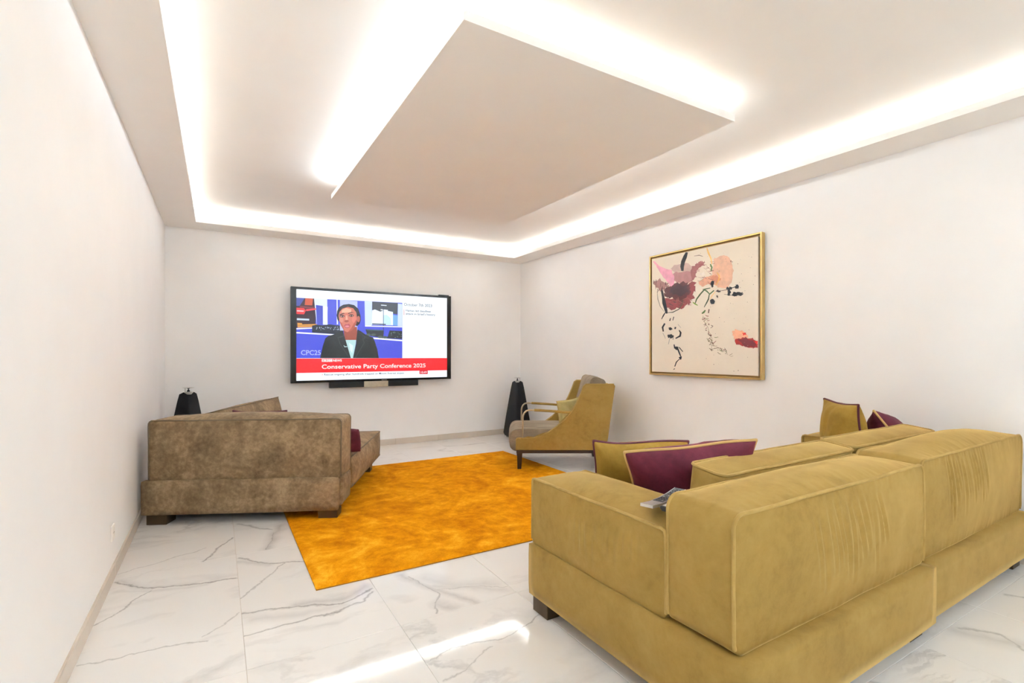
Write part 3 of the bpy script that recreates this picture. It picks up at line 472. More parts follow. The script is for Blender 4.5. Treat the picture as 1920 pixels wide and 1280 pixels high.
ART = [
((206, 180, 172),[(-0.364,0.462),(-0.331,0.482),(-0.312,0.5),(-0.278,0.497),(-0.262,0.496),(-0.223,0.497),(-0.199,0.484),(-0.164,0.5),(-0.131,0.489),(-0.118,0.475),(-0.097,0.456),(-0.079,0.455),(-0.053,0.448),(-0.054,0.425),(-0.053,0.412),(-0.058,0.4),(-0.065,0.371),(-0.095,0.369),(-0.123,0.401),(-0.182,0.399),(-0.212,0.425),(-0.235,0.421),(-0.27,0.42),(-0.289,0.395),(-0.308,0.406),(-0.304,0.424),(-0.339,0.447),(-0.347,0.466)]),
((180, 132, 130),[(-0.334,0.409),(-0.32,0.41),(-0.309,0.419),(-0.283,0.427),(-0.263,0.417),(-0.226,0.414),(-0.189,0.412),(-0.152,0.415),(-0.116,0.407),(-0.1,0.398),(-0.086,0.391),(-0.057,0.383),(-0.054,0.368),(-0.051,0.357),(-0.063,0.349),(-0.058,0.339),(-0.065,0.319),(-0.081,0.321),(-0.084,0.305),(-0.107,0.301),(-0.128,0.294),(-0.147,0.297),(-0.175,0.289),(-0.2,0.297),(-0.224,0.293),(-0.245,0.31),(-0.282,0.314),(-0.29,0.328),(-0.308,0.337),(-0.323,0.344),(-0.338,0.368),(-0.329,0.381)]),
((150, 92, 92),[(-0.089,0.433),(-0.088,0.443),(-0.088,0.454),(-0.058,0.452),(-0.051,0.448),(-0.049,0.466),(-0.028,0.473),(-0.013,0.469),(-0.012,0.482),(0.023,0.49),(0.018,0.501),(0.029,0.477),(0.03,0.491),(0.048,0.471),(0.062,0.485),(0.06,0.469),(0.071,0.469),(0.053,0.458),(0.046,0.443),(0.029,0.441),(0.019,0.431),(-0.006,0.424),(-0.012,0.415),(-0.038,0.398),(-0.026,0.388),(-0.043,0.373),(-0.045,0.359),(-0.038,0.344),(-0.056,0.334),(-0.066,0.315),(-0.089,0.311),(-0.109,0.307),(-0.097,0.308),(-0.087,0.318),(-0.102,0.376),(-0.106,0.411)]),
((132, 58, 60),[(-0.131,0.272),(-0.12,0.29),(-0.076,0.308),(-0.08,0.298),(-0.069,0.298),(-0.032,0.284),(-0.064,0.261),(-0.046,0.251),(-0.048,0.221),(-0.046,0.195),(-0.063,0.205),(-0.083,0.161),(-0.074,0.167),(-0.051,0.133),(-0.064,0.13),(-0.111,0.12),(-0.106,0.093),(-0.13,0.066),(-0.14,0.089),(-0.172,0.065),(-0.209,0.038),(-0.223,0.038),(-0.278,0.059),(-0.297,0.043),(-0.352,0.035),(-0.362,0.046),(-0.388,0.059),(-0.368,0.062),(-0.434,0.071),(-0.438,0.127),(-0.455,0.149),(-0.425,0.153),(-0.464,0.168),(-0.401,0.169),(-0.36,0.152),(-0.299,0.157),(-0.256,0.14),(-0.22,0.185),(-0.206,0.21),(-0.149,0.262)]),
((168, 124, 118),[(-0.601,0.364),(-0.551,0.366),(-0.526,0.368),(-0.529,0.372),(-0.502,0.391),(-0.484,0.355),(-0.473,0.352),(-0.422,0.325),(-0.386,0.325),(-0.377,0.322),(-0.408,0.296),(-0.383,0.303),(-0.375,0.277),(-0.393,0.28),(-0.428,0.283),(-0.432,0.262),(-0.45,0.258),(-0.456,0.265),(-0.495,0.245),(-0.516,0.27),(-0.52,0.281),(-0.525,0.286),(-0.562,0.298),(-0.574,0.304),(-0.565,0.306),(-0.565,0.315),(-0.597,0.34),(-0.595,0.357)]),
((78, 30, 32),[(-0.443,0.249),(-0.421,0.28),(-0.408,0.279),(-0.369,0.284),(-0.369,0.296),(-0.334,0.308),(-0.317,0.306),(-0.289,0.311),(-0.268,0.315),(-0.242,0.299),(-0.195,0.32),(-0.165,0.295),(-0.131,0.299),(-0.145,0.276),(-0.118,0.283),(-0.117,0.244),(-0.103,0.252),(-0.116,0.221),(-0.095,0.201),(-0.111,0.188),(-0.122,0.174),(-0.149,0.17),(-0.158,0.14),(-0.168,0.13),(-0.176,0.128),(-0.212,0.117),(-0.22,0.127),(-0.231,0.127),(-0.277,0.141),(-0.298,0.132),(-0.338,0.171),(-0.357,0.162),(-0.383,0.16),(-0.386,0.174),(-0.406,0.168),(-0.401,0.174),(-0.44,0.19),(-0.45,0.228),(-0.423,0.216),(-0.435,0.227)]),
((52, 20, 26),[(-0.36,0.261),(-0.345,0.268),(-0.311,0.279),(-0.304,0.271),(-0.27,0.301),(-0.229,0.289),(-0.202,0.265),(-0.166,0.279),(-0.149,0.271),(-0.135,0.26),(-0.15,0.252),(-0.13,0.218),(-0.123,0.199),(-0.162,0.201),(-0.182,0.179),(-0.185,0.19),(-0.21,0.169),(-0.241,0.172),(-0.276,0.189),(-0.305,0.199),(-0.338,0.193),(-0.334,0.217),(-0.368,0.216),(-0.364,0.246)]),
((234, 168, 190),[(-0.602,0.584),(-0.575,0.58),(-0.543,0.549),(-0.513,0.522),(-0.481,0.506),(-0.448,0.489),(-0.414,0.473),(-0.376,0.461),(-0.342,0.452),(-0.339,0.428),(-0.331,0.408),(-0.317,0.399),(-0.309,0.38),(-0.309,0.358),(-0.314,0.351),(-0.306,0.334),(-0.311,0.315),(-0.313,0.306),(-0.323,0.295),(-0.34,0.288),(-0.349,0.282),(-0.361,0.286),(-0.378,0.306),(-0.372,0.314),(-0.389,0.321),(-0.413,0.348),(-0.43,0.37),(-0.458,0.392),(-0.474,0.417),(-0.493,0.439),(-0.515,0.469),(-0.522,0.483),(-0.547,0.512),(-0.554,0.532),(-0.582,0.555),(-0.591,0.57)]),
((228, 184, 158),[(0.163,0.487),(0.189,0.488),(0.203,0.491),(0.228,0.501),(0.235,0.502),(0.258,0.501),(0.274,0.503),(0.29,0.493),(0.306,0.49),(0.317,0.479),(0.331,0.47),(0.338,0.452),(0.356,0.439),(0.355,0.412),(0.364,0.391),(0.363,0.369),(0.378,0.343),(0.368,0.329),(0.363,0.302),(0.364,0.28),(0.359,0.256),(0.353,0.236),(0.334,0.223),(0.321,0.204),(0.313,0.19),(0.293,0.194),(0.263,0.197),(0.231,0.207),(0.208,0.207),(0.199,0.224),(0.186,0.229),(0.177,0.238),(0.162,0.245),(0.158,0.272),(0.155,0.294),(0.159,0.319),(0.146,0.351),(0.15,0.379),(0.158,0.412),(0.164,0.449)]),
((222, 166, 138),[(0.007,0.289),(0.029,0.299),(0.053,0.317),(0.087,0.328),(0.1,0.323),(0.126,0.331),(0.145,0.334),(0.174,0.335),(0.19,0.337),(0.192,0.326),(0.21,0.298),(0.22,0.295),(0.228,0.281),(0.222,0.269),(0.21,0.26),(0.196,0.244),(0.188,0.232),(0.164,0.242),(0.153,0.241),(0.125,0.241),(0.118,0.251),(0.095,0.254),(0.064,0.244),(0.051,0.237),(0.039,0.234),(0.026,0.241),(0.021,0.249),(0.008,0.255),(-0.01,0.275),(-0.002,0.276),(-0.008,0.29),(-0.009,0.282)]),
((206, 140, 112),[(0.137,0.314),(0.155,0.33),(0.166,0.329),(0.171,0.322),(0.201,0.328),(0.2,0.323),(0.222,0.298),(0.247,0.288),(0.244,0.287),(0.237,0.272),(0.212,0.268),(0.206,0.258),(0.186,0.251),(0.19,0.254),(0.177,0.268),(0.155,0.281),(0.14,0.287),(0.14,0.289),(0.133,0.295),(0.123,0.316)]),
((240, 232, 222),[(0.008,0.362),(0.015,0.378),(0.032,0.37),(0.032,0.367),(0.049,0.383),(0.062,0.372),(0.057,0.367),(0.062,0.36),(0.068,0.355),(0.074,0.346),(0.052,0.349),(0.048,0.341),(0.027,0.344),(0.024,0.354),(0.008,0.354),(0.007,0.356)]),
((140, 70, 70),[(0.029,0.331),(0.044,0.32),(0.059,0.319),(0.059,0.322),(0.045,0.325),(0.03,0.333)]),
((140, 70, 70),[(-0.061,0.454),(-0.047,0.441),(-0.033,0.435),(-0.032,0.438),(-0.046,0.443),(-0.06,0.455)]),
((140, 70, 70),[(0.056,0.33),(0.069,0.314),(0.084,0.306),(0.086,0.308),(0.073,0.317),(0.058,0.332)]),
((140, 70, 70),[(0.113,0.398),(0.139,0.38),(0.166,0.37),(0.167,0.372),(0.141,0.383),(0.114,0.4)]),
((140, 70, 70),[(0.017,0.467),(0.037,0.447),(0.058,0.436),(0.061,0.44),(0.041,0.452),(0.02,0.469)]),
((140, 70, 70),[(0.082,0.384),(0.107,0.362),(0.133,0.349),(0.134,0.351),(0.109,0.364),(0.083,0.385)]),
((140, 70, 70),[(0.113,0.358),(0.128,0.344),(0.143,0.337),(0.145,0.34),(0.131,0.346),(0.115,0.36)]),
((140, 70, 70),[(-0.06,0.409),(-0.03,0.397),(0,0.392),(0,0.394),(-0.029,0.4),(-0.059,0.411)]),
((140, 70, 70),[(0.096,0.278),(0.114,0.257),(0.133,0.244),(0.135,0.246),(0.117,0.26),(0.098,0.28)]),
((140, 70, 70),[(-0.023,0.303),(-0.01,0.295),(0.003,0.296),(0.003,0.298),(-0.009,0.298),(-0.022,0.304)]),
((140, 70, 70),[(0.047,0.419),(0.07,0.4),(0.093,0.389),(0.094,0.39),(0.072,0.402),(0.048,0.42)]),
((140, 70, 70),[(0.123,0.464),(0.146,0.456),(0.169,0.458),(0.169,0.46),(0.146,0.46),(0.123,0.466)]),
((140, 70, 70),[(0.082,0.432),(0.104,0.406),(0.127,0.39),(0.128,0.391),(0.107,0.408),(0.084,0.433)]),
((140, 70, 70),[(-0.018,0.336),(0.005,0.327),(0.028,0.327),(0.027,0.329),(0.005,0.33),(-0.017,0.337)]),
((140, 70, 70),[(0.105,0.374),(0.135,0.369),(0.164,0.373),(0.163,0.378),(0.134,0.376),(0.105,0.379)]),
((140, 70, 70),[(-0.009,0.461),(0.017,0.446),(0.044,0.439),(0.045,0.443),(0.02,0.451),(-0.006,0.465)]),
((140, 70, 70),[(0.134,0.445),(0.156,0.439),(0.177,0.441),(0.177,0.444),(0.155,0.443),(0.134,0.448)]),
((140, 70, 70),[(-0.025,0.407),(-0.007,0.406),(0.01,0.412),(0.008,0.415),(-0.009,0.409),(-0.025,0.41)]),
((140, 70, 70),[(0.076,0.409),(0.096,0.406),(0.115,0.411),(0.114,0.414),(0.094,0.411),(0.076,0.412)]),
((140, 70, 70),[(0.118,0.426),(0.127,0.415),(0.138,0.412),(0.138,0.415),(0.13,0.418),(0.12,0.427)]),
((140, 70, 70),[(-0.036,0.478),(-0.017,0.465),(0.002,0.459),(0.002,0.462),(-0.016,0.468),(-0.034,0.48)]),
((140, 70, 70),[(0.018,0.454),(0.051,0.443),(0.083,0.441),(0.083,0.444),(0.051,0.449),(0.019,0.458)]),
((140, 70, 70),[(0.014,0.318),(0.039,0.321),(0.063,0.332),(0.062,0.334),(0.037,0.324),(0.013,0.32)]),
((140, 70, 70),[(-0.05,0.35),(-0.04,0.34),(-0.028,0.337),(-0.027,0.341),(-0.036,0.344),(-0.047,0.352)]),
((140, 70, 70),[(-0.061,0.407),(-0.028,0.396),(0.005,0.393),(0.004,0.397),(-0.028,0.401),(-0.06,0.41)]),
((140, 70, 70),[(0.101,0.305),(0.131,0.293),(0.161,0.289),(0.161,0.292),(0.132,0.298),(0.103,0.309)]),
((120, 50, 48),[(-0.193,0.09),(-0.202,0.075),(-0.207,0.068),(-0.202,0.065),(-0.193,0.071),(-0.188,0.088)]),
((120, 50, 48),[(-0.246,0.149),(-0.255,0.126),(-0.259,0.107),(-0.254,0.105),(-0.245,0.122),(-0.241,0.147)]),
((150, 90, 80),[(-0.14,0.142),(-0.114,0.12),(-0.085,0.11),(-0.083,0.114),(-0.108,0.128),(-0.137,0.145)]),
((150, 90, 80),[(-0.277,0.152),(-0.286,0.121),(-0.293,0.097),(-0.287,0.096),(-0.278,0.118),(-0.272,0.151)]),
((150, 90, 80),[(-0.152,0.086),(-0.124,0.071),(-0.095,0.067),(-0.094,0.07),(-0.122,0.077),(-0.149,0.089)]),
((150, 90, 80),[(-0.262,0.163),(-0.265,0.139),(-0.265,0.122),(-0.258,0.121),(-0.255,0.138),(-0.256,0.162)]),
((36, 38, 42),[(-0.236,0.066),(-0.248,0.046),(-0.258,0.035),(-0.254,0.032),(-0.243,0.043),(-0.232,0.065)]),
((120, 50, 48),[(-0.361,0.136),(-0.341,0.122),(-0.319,0.122),(-0.318,0.128),(-0.337,0.132),(-0.358,0.14)]),
((150, 90, 80),[(-0.401,0.129),(-0.381,0.123),(-0.36,0.128),(-0.362,0.131),(-0.381,0.128),(-0.401,0.132)]),
((150, 90, 80),[(-0.387,0.117),(-0.364,0.117),(-0.343,0.124),(-0.345,0.129),(-0.367,0.121),(-0.388,0.12)]),
((36, 38, 42),[(-0.25,0.118),(-0.228,0.098),(-0.205,0.085),(-0.203,0.087),(-0.224,0.101),(-0.247,0.12)]),
((150, 90, 80),[(-0.175,0.076),(-0.189,0.059),(-0.199,0.044),(-0.195,0.042),(-0.18,0.053),(-0.17,0.074)]),
((120, 50, 48),[(-0.11,0.11),(-0.106,0.093),(-0.099,0.086),(-0.096,0.086),(-0.099,0.095),(-0.106,0.111)]),
((36, 38, 42),[(-0.323,0.119),(-0.301,0.11),(-0.279,0.113),(-0.28,0.117),(-0.3,0.119),(-0.32,0.126)]),
((150, 90, 80),[(-0.266,0.137),(-0.241,0.113),(-0.215,0.099),(-0.212,0.103),(-0.235,0.118),(-0.261,0.14)]),
((150, 90, 80),[(-0.205,0.129),(-0.169,0.133),(-0.136,0.146),(-0.14,0.152),(-0.174,0.141),(-0.207,0.134)]),
((36, 38, 42),[(-0.379,0.106),(-0.35,0.089),(-0.321,0.083),(-0.32,0.086),(-0.347,0.095),(-0.376,0.111)]),
((150, 90, 80),[(-0.338,0.149),(-0.333,0.129),(-0.326,0.117),(-0.322,0.117),(-0.328,0.13),(-0.335,0.149)]),
((120, 50, 48),[(-0.161,0.121),(-0.158,0.095),(-0.151,0.074),(-0.145,0.074),(-0.148,0.095),(-0.154,0.122)]),
((150, 90, 80),[(-0.213,0.114),(-0.196,0.093),(-0.177,0.083),(-0.174,0.086),(-0.191,0.098),(-0.209,0.116)]),
((36, 38, 42),[(-0.241,0.124),(-0.207,0.108),(-0.172,0.102),(-0.172,0.106),(-0.205,0.114),(-0.24,0.128)]),
((36, 38, 42),[(-0.254,0.079),(-0.236,0.075),(-0.219,0.082),(-0.22,0.086),(-0.238,0.081),(-0.254,0.082)]),
((70, 40, 40),[(-0.561,0.382),(-0.558,0.357),(-0.564,0.334),(-0.559,0.332),(-0.55,0.355),(-0.554,0.382)]),
((70, 40, 40),[(-0.411,0.297),(-0.409,0.269),(-0.414,0.24),(-0.411,0.239),(-0.403,0.268),(-0.407,0.297)]),
((70, 40, 40),[(-0.538,0.281),(-0.535,0.26),(-0.541,0.238),(-0.536,0.237),(-0.527,0.258),(-0.532,0.281)]),
((110, 70, 66),[(-0.421,0.239),(-0.419,0.226),(-0.424,0.212),(-0.419,0.211),(-0.411,0.225),(-0.416,0.239)]),
((70, 40, 40),[(-0.423,0.338),(-0.42,0.322),(-0.426,0.305),(-0.422,0.303),(-0.415,0.321),(-0.418,0.338)]),
((110, 70, 66),[(-0.43,0.335),(-0.428,0.323),(-0.434,0.311),(-0.428,0.308),(-0.421,0.322),(-0.425,0.336)]),
((70, 40, 40),[(-0.591,0.381),(-0.589,0.357),(-0.594,0.336),(-0.589,0.334),(-0.58,0.355),(-0.585,0.38)]),
((70, 40, 40),[(-0.483,0.284),(-0.481,0.269),(-0.486,0.254),(-0.48,0.252),(-0.471,0.267),(-0.477,0.284)]),
((70, 40, 40),[(-0.562,0.33),(-0.559,0.303),(-0.566,0.279),(-0.561,0.278),(-0.554,0.302),(-0.558,0.329)]),
((110, 70, 66),[(-0.497,0.341),(-0.494,0.318),(-0.5,0.295),(-0.495,0.293),(-0.488,0.317),(-0.492,0.34)]),
((70, 40, 40),[(-0.427,0.324),(-0.424,0.311),(-0.429,0.3),(-0.426,0.298),(-0.418,0.31),(-0.422,0.325)]),
((70, 40, 40),[(-0.518,0.282),(-0.516,0.268),(-0.522,0.253),(-0.517,0.251),(-0.509,0.266),(-0.514,0.282)]),
((70, 40, 40),[(-0.473,0.299),(-0.471,0.273),(-0.476,0.245),(-0.47,0.243),(-0.462,0.272),(-0.466,0.299)]),
((110, 70, 66),[(-0.45,0.28),(-0.448,0.263),(-0.453,0.245),(-0.447,0.243),(-0.439,0.261),(-0.444,0.28)]),
((36, 38, 42),[(-0.163,0.61),(-0.193,0.571),(-0.22,0.525),(-0.232,0.471),(-0.218,0.424),(-0.19,0.422),(-0.186,0.463),(-0.173,0.506),(-0.15,0.549),(-0.136,0.598)]),
((36, 38, 42),[(-0.489,0.255),(-0.474,0.186),(-0.469,0.118),(-0.436,0.036),(-0.418,0.004),(-0.396,0.007),(-0.399,0.042),(-0.42,0.122),(-0.442,0.189),(-0.462,0.257)]),
((36, 38, 42),[(-0.423,0.029),(-0.46,-0.007),(-0.483,-0.048),(-0.475,-0.051),(-0.446,-0.015),(-0.415,0.025)]),
((60, 70, 50),[(-0.41,0.011),(-0.326,0.009),(-0.243,0.036),(-0.203,0.086),(-0.197,0.137),(-0.202,0.138),(-0.211,0.088),(-0.25,0.043),(-0.329,0.018),(-0.411,0.015)]),
((90, 100, 84),[(-0.542,0.249),(-0.535,0.168),(-0.499,0.085),(-0.446,0.028),(-0.443,0.029),(-0.493,0.086),(-0.527,0.169),(-0.538,0.248)]),
((90, 60, 56),[(-0.061,0.548),(-0.002,0.545),(0.041,0.527),(0.042,0.531),(-0.002,0.551),(-0.062,0.551)]),
((236, 190, 112),[(0.083,0.603),(0.096,0.55),(0.127,0.492),(0.139,0.439),(0.148,0.439),(0.14,0.494),(0.115,0.553),(0.092,0.604)]),
((236, 180, 92),[(0.196,0.352),(0.219,0.314),(0.215,0.282),(0.185,0.235),(0.193,0.231),(0.225,0.278),(0.232,0.316),(0.201,0.354)]),
((240, 200, 130),[(0.179,0.174),(0.143,0.143),(0.124,0.108),(0.129,0.105),(0.152,0.138),(0.185,0.171)]),
((80, 110, 50),[(0.12,0.44),(0.135,0.409),(0.128,0.377),(0.142,0.371),(0.152,0.408),(0.133,0.443)]),
((60, 84, 44),[(-0.048,0.072),(-0.025,0.117),(0.019,0.162),(0.067,0.203),(0.128,0.21),(0.126,0.217),(0.059,0.214),(0.006,0.171),(-0.038,0.124),(-0.057,0.075)]),
((70, 100, 50),[(0.039,0.207),(0.08,0.184),(0.12,0.149),(0.172,0.181),(0.164,0.191),(0.119,0.162),(0.089,0.194),(0.044,0.215)]),
((50, 70, 40),[(0.111,0.157),(0.099,0.112),(0.078,0.077),(0.053,0.036),(0.059,0.033),(0.09,0.071),(0.112,0.106),(0.12,0.154)]),
((130, 160, 60),[(-0.079,0.091),(-0.051,0.069),(-0.019,0.056),(-0.015,0.061),(-0.042,0.08),(-0.074,0.098)]),
((80, 110, 50),[(0.064,0.009),(0.046,-0.006),(0.027,-0.019),(0.033,-0.029),(0.06,-0.021),(0.076,0.002)]),
((90, 60, 50),[(0.107,0.013),(0.1,-0.025),(0.111,-0.026),(0.118,0.011)]),
((36, 38, 42),[(0.166,0.247),(0.159,0.234),(0.162,0.223),(0.149,0.214),(0.146,0.215),(0.138,0.223),(0.14,0.227),(0.135,0.235),(0.128,0.255),(0.127,0.261),(0.137,0.271),(0.137,0.276),(0.152,0.283),(0.158,0.275),(0.171,0.279),(0.168,0.257)]),
((36, 38, 42),[(0.237,0.169),(0.237,0.168),(0.243,0.162),(0.232,0.164),(0.222,0.16),(0.206,0.167),(0.191,0.173),(0.199,0.172),(0.184,0.179),(0.187,0.178),(0.201,0.184),(0.207,0.19),(0.22,0.182),(0.22,0.175),(0.236,0.182),(0.233,0.175)]),
((36, 38, 42),[(0.359,0.183),(0.357,0.173),(0.355,0.172),(0.34,0.174),(0.336,0.167),(0.31,0.179),(0.309,0.181),(0.3,0.182),(0.298,0.191),(0.302,0.198),(0.309,0.205),(0.315,0.203),(0.327,0.192),(0.334,0.203),(0.356,0.196),(0.361,0.185)]),
((36, 38, 42),[(0.349,0.143),(0.337,0.136),(0.34,0.121),(0.335,0.12),(0.324,0.12),(0.323,0.118),(0.31,0.128),(0.313,0.135),(0.315,0.15),(0.313,0.16),(0.312,0.169),(0.318,0.177),(0.324,0.173),(0.334,0.172),(0.341,0.164),(0.346,0.158)]),
((36, 38, 42),[(0.429,0.194),(0.429,0.189),(0.422,0.172),(0.42,0.173),(0.409,0.178),(0.4,0.174),(0.398,0.173),(0.386,0.193),(0.385,0.197),(0.4,0.204),(0.394,0.214),(0.404,0.213),(0.405,0.209),(0.412,0.215),(0.42,0.21),(0.429,0.195)]),
((36, 38, 42),[(0.417,0.128),(0.407,0.112),(0.407,0.107),(0.392,0.11),(0.386,0.105),(0.379,0.111),(0.366,0.114),(0.359,0.119),(0.361,0.132),(0.368,0.134),(0.371,0.147),(0.369,0.149),(0.382,0.15),(0.394,0.145),(0.406,0.139),(0.414,0.132)]),
((36, 38, 42),[(0.473,0.129),(0.469,0.113),(0.468,0.115),(0.448,0.105),(0.438,0.108),(0.42,0.117),(0.412,0.112),(0.405,0.122),(0.397,0.13),(0.401,0.134),(0.409,0.145),(0.425,0.144),(0.438,0.141),(0.453,0.134),(0.466,0.141),(0.461,0.126)]),
((36, 38, 42),[(0.182,0.083),(0.175,0.076),(0.172,0.062),(0.159,0.056),(0.142,0.06),(0.141,0.051),(0.137,0.06),(0.127,0.071),(0.124,0.086),(0.123,0.098),(0.132,0.102),(0.139,0.108),(0.152,0.106),(0.155,0.106),(0.166,0.099),(0.173,0.086)]),
((36, 38, 42),[(0.211,0.12),(0.214,0.122),(0.205,0.108),(0.206,0.116),(0.202,0.114),(0.206,0.119),(0.201,0.116),(0.196,0.124),(0.195,0.12),(0.201,0.123),(0.191,0.135),(0.198,0.135),(0.21,0.131),(0.203,0.134),(0.207,0.121),(0.211,0.132)]),
((36, 38, 42),[(0.369,0.429),(0.364,0.422),(0.352,0.429),(0.356,0.426),(0.353,0.429),(0.358,0.427),(0.341,0.431),(0.341,0.433),(0.348,0.442),(0.343,0.431),(0.345,0.434),(0.351,0.433),(0.352,0.439),(0.346,0.442),(0.345,0.428),(0.359,0.428)]),
((36, 38, 42),[(0.182,0.172),(0.25,0.172),(0.303,0.174),(0.368,0.186),(0.418,0.195),(0.418,0.198),(0.366,0.193),(0.302,0.179),(0.249,0.176),(0.182,0.173)]),
((36, 38, 42),[(0.276,0.136),(0.328,0.126),(0.38,0.113),(0.468,0.132),(0.467,0.135),(0.38,0.117),(0.329,0.131),(0.276,0.139)]),
((36, 38, 42),[(-0.443,-0.092),(-0.477,-0.134),(-0.463,-0.183),(-0.446,-0.181),(-0.453,-0.138),(-0.425,-0.102)]),
((36, 38, 42),[(-0.32,-0.032),(-0.332,-0.07),(-0.323,-0.072),(-0.309,-0.035)]),
((36, 38, 42),[(-0.362,-0.044),(-0.376,-0.072),(-0.362,-0.076),(-0.352,-0.048)]),
((36, 38, 42),[(-0.331,-0.157),(-0.333,-0.163),(-0.348,-0.166),(-0.35,-0.172),(-0.365,-0.171),(-0.37,-0.169),(-0.378,-0.166),(-0.381,-0.151),(-0.383,-0.149),(-0.386,-0.153),(-0.382,-0.142),(-0.362,-0.141),(-0.363,-0.139),(-0.355,-0.141),(-0.346,-0.145),(-0.344,-0.149)]),
((36, 38, 42),[(-0.28,-0.155),(-0.289,-0.153),(-0.288,-0.158),(-0.292,-0.163),(-0.303,-0.162),(-0.303,-0.161),(-0.309,-0.153),(-0.307,-0.158),(-0.307,-0.149),(-0.303,-0.145),(-0.305,-0.142),(-0.305,-0.138),(-0.301,-0.14),(-0.292,-0.141),(-0.285,-0.139),(-0.284,-0.148)]),
((36, 38, 42),[(-0.313,-0.234),(-0.319,-0.241),(-0.323,-0.246),(-0.34,-0.254),(-0.362,-0.258),(-0.37,-0.245),(-0.387,-0.253),(-0.394,-0.238),(-0.399,-0.231),(-0.398,-0.224),(-0.396,-0.216),(-0.37,-0.217),(-0.351,-0.212),(-0.34,-0.215),(-0.329,-0.225),(-0.32,-0.224)]),
((36, 38, 42),[(-0.211,-0.459),(-0.216,-0.459),(-0.216,-0.473),(-0.22,-0.472),(-0.233,-0.476),(-0.241,-0.475),(-0.247,-0.472),(-0.238,-0.468),(-0.249,-0.459),(-0.247,-0.449),(-0.238,-0.447),(-0.228,-0.442),(-0.234,-0.436),(-0.22,-0.439),(-0.213,-0.444),(-0.214,-0.452)]),
((36, 38, 42),[(-0.262,-0.356),(-0.252,-0.362),(-0.261,-0.374),(-0.266,-0.377),(-0.284,-0.378),(-0.282,-0.374),(-0.296,-0.37),(-0.304,-0.356),(-0.302,-0.349),(-0.293,-0.354),(-0.299,-0.344),(-0.285,-0.34),(-0.274,-0.343),(-0.268,-0.341),(-0.264,-0.344),(-0.249,-0.35)]),
((36, 38, 42),[(-0.251,-0.176),(-0.237,-0.203),(-0.243,-0.229),(-0.295,-0.253),(-0.288,-0.263),(-0.225,-0.241),(-0.215,-0.2),(-0.242,-0.172)]),
((36, 38, 42),[(-0.324,-0.226),(-0.328,-0.271),(-0.321,-0.272),(-0.318,-0.227)]),
((36, 38, 42),[(-0.318,-0.32),(-0.311,-0.36),(-0.27,-0.373),(-0.252,-0.409),(-0.234,-0.441),(-0.221,-0.436),(-0.235,-0.404),(-0.255,-0.363),(-0.295,-0.35),(-0.305,-0.319)]),
((36, 38, 42),[(-0.251,-0.351),(-0.203,-0.397),(-0.195,-0.392),(-0.243,-0.346)]),
((36, 38, 42),[(-0.25,-0.47),(-0.288,-0.5),(-0.307,-0.546),(-0.296,-0.549),(-0.276,-0.505),(-0.243,-0.475)]),
((36, 38, 42),[(-0.307,-0.565),(-0.32,-0.578),(-0.315,-0.582),(-0.299,-0.571)]),
((150, 150, 148),[(-0.464,-0.197),(-0.438,-0.236),(-0.43,-0.257),(-0.425,-0.256),(-0.433,-0.234),(-0.459,-0.195)]),
((150, 150, 148),[(-0.264,-0.114),(-0.225,-0.153),(-0.221,-0.151),(-0.261,-0.112)]),
((150, 150, 148),[(-0.372,-0.257),(-0.389,-0.315),(-0.382,-0.317),(-0.366,-0.258)]),
((160, 150, 125),[(0.04,-0.043),(0.043,-0.06),(0.032,-0.077),(0.036,-0.08),(0.05,-0.062),(0.043,-0.043)]),
((160, 150, 125),[(0.033,-0.08),(0.059,-0.105),(0.068,-0.13),(0.072,-0.129),(0.063,-0.103),(0.035,-0.079)]),
((160, 150, 125),[(0.068,-0.131),(0.094,-0.155),(0.104,-0.179),(0.107,-0.178),(0.098,-0.153),(0.072,-0.129)]),
((160, 150, 125),[(0.103,-0.179),(0.108,-0.203),(0.097,-0.226),(0.1,-0.228),(0.113,-0.203),(0.108,-0.178)]),
((160, 150, 125),[(0.097,-0.229),(0.129,-0.251),(0.146,-0.271),(0.149,-0.27),(0.134,-0.246),(0.1,-0.226)]),
((160, 150, 125),[(0.146,-0.27),(0.143,-0.289),(0.125,-0.31),(0.128,-0.312),(0.148,-0.291),(0.149,-0.271)]),
((160, 150, 125),[(0.125,-0.311),(0.14,-0.342),(0.139,-0.37),(0.142,-0.371),(0.144,-0.341),(0.129,-0.31)]),
((160, 150, 125),[(0.141,-0.372),(0.184,-0.367),(0.21,-0.361),(0.209,-0.357),(0.183,-0.362),(0.14,-0.369)]),
((160, 150, 125),[(0.209,-0.36),(0.244,-0.368),(0.262,-0.373),(0.264,-0.37),(0.245,-0.363),(0.21,-0.358)]),
((160, 150, 125),[(0.262,-0.372),(0.296,-0.4),(0.314,-0.424),(0.317,-0.423),(0.299,-0.397),(0.264,-0.37)]),
((90, 60, 50),[(0.131,-0.377),(0.138,-0.388),(0.147,-0.391),(0.149,-0.388),(0.143,-0.384),(0.135,-0.374)]),
((120, 130, 80),[(0.169,-0.26),(0.189,-0.265),(0.208,-0.259),(0.207,-0.256),(0.189,-0.259),(0.17,-0.257)]),
((110, 90, 60),[(0.051,-0.104),(0.066,-0.097),(0.079,-0.081),(0.076,-0.079),(0.062,-0.093),(0.048,-0.102)]),
((90, 60, 50),[(0.048,-0.134),(0.064,-0.138),(0.08,-0.133),(0.079,-0.13),(0.064,-0.134),(0.049,-0.131)]),
((90, 60, 50),[(0.135,-0.306),(0.15,-0.32),(0.167,-0.322),(0.168,-0.317),(0.154,-0.312),(0.138,-0.303)]),
((110, 90, 60),[(0.287,-0.406),(0.293,-0.416),(0.301,-0.419),(0.302,-0.416),(0.296,-0.414),(0.289,-0.405)]),
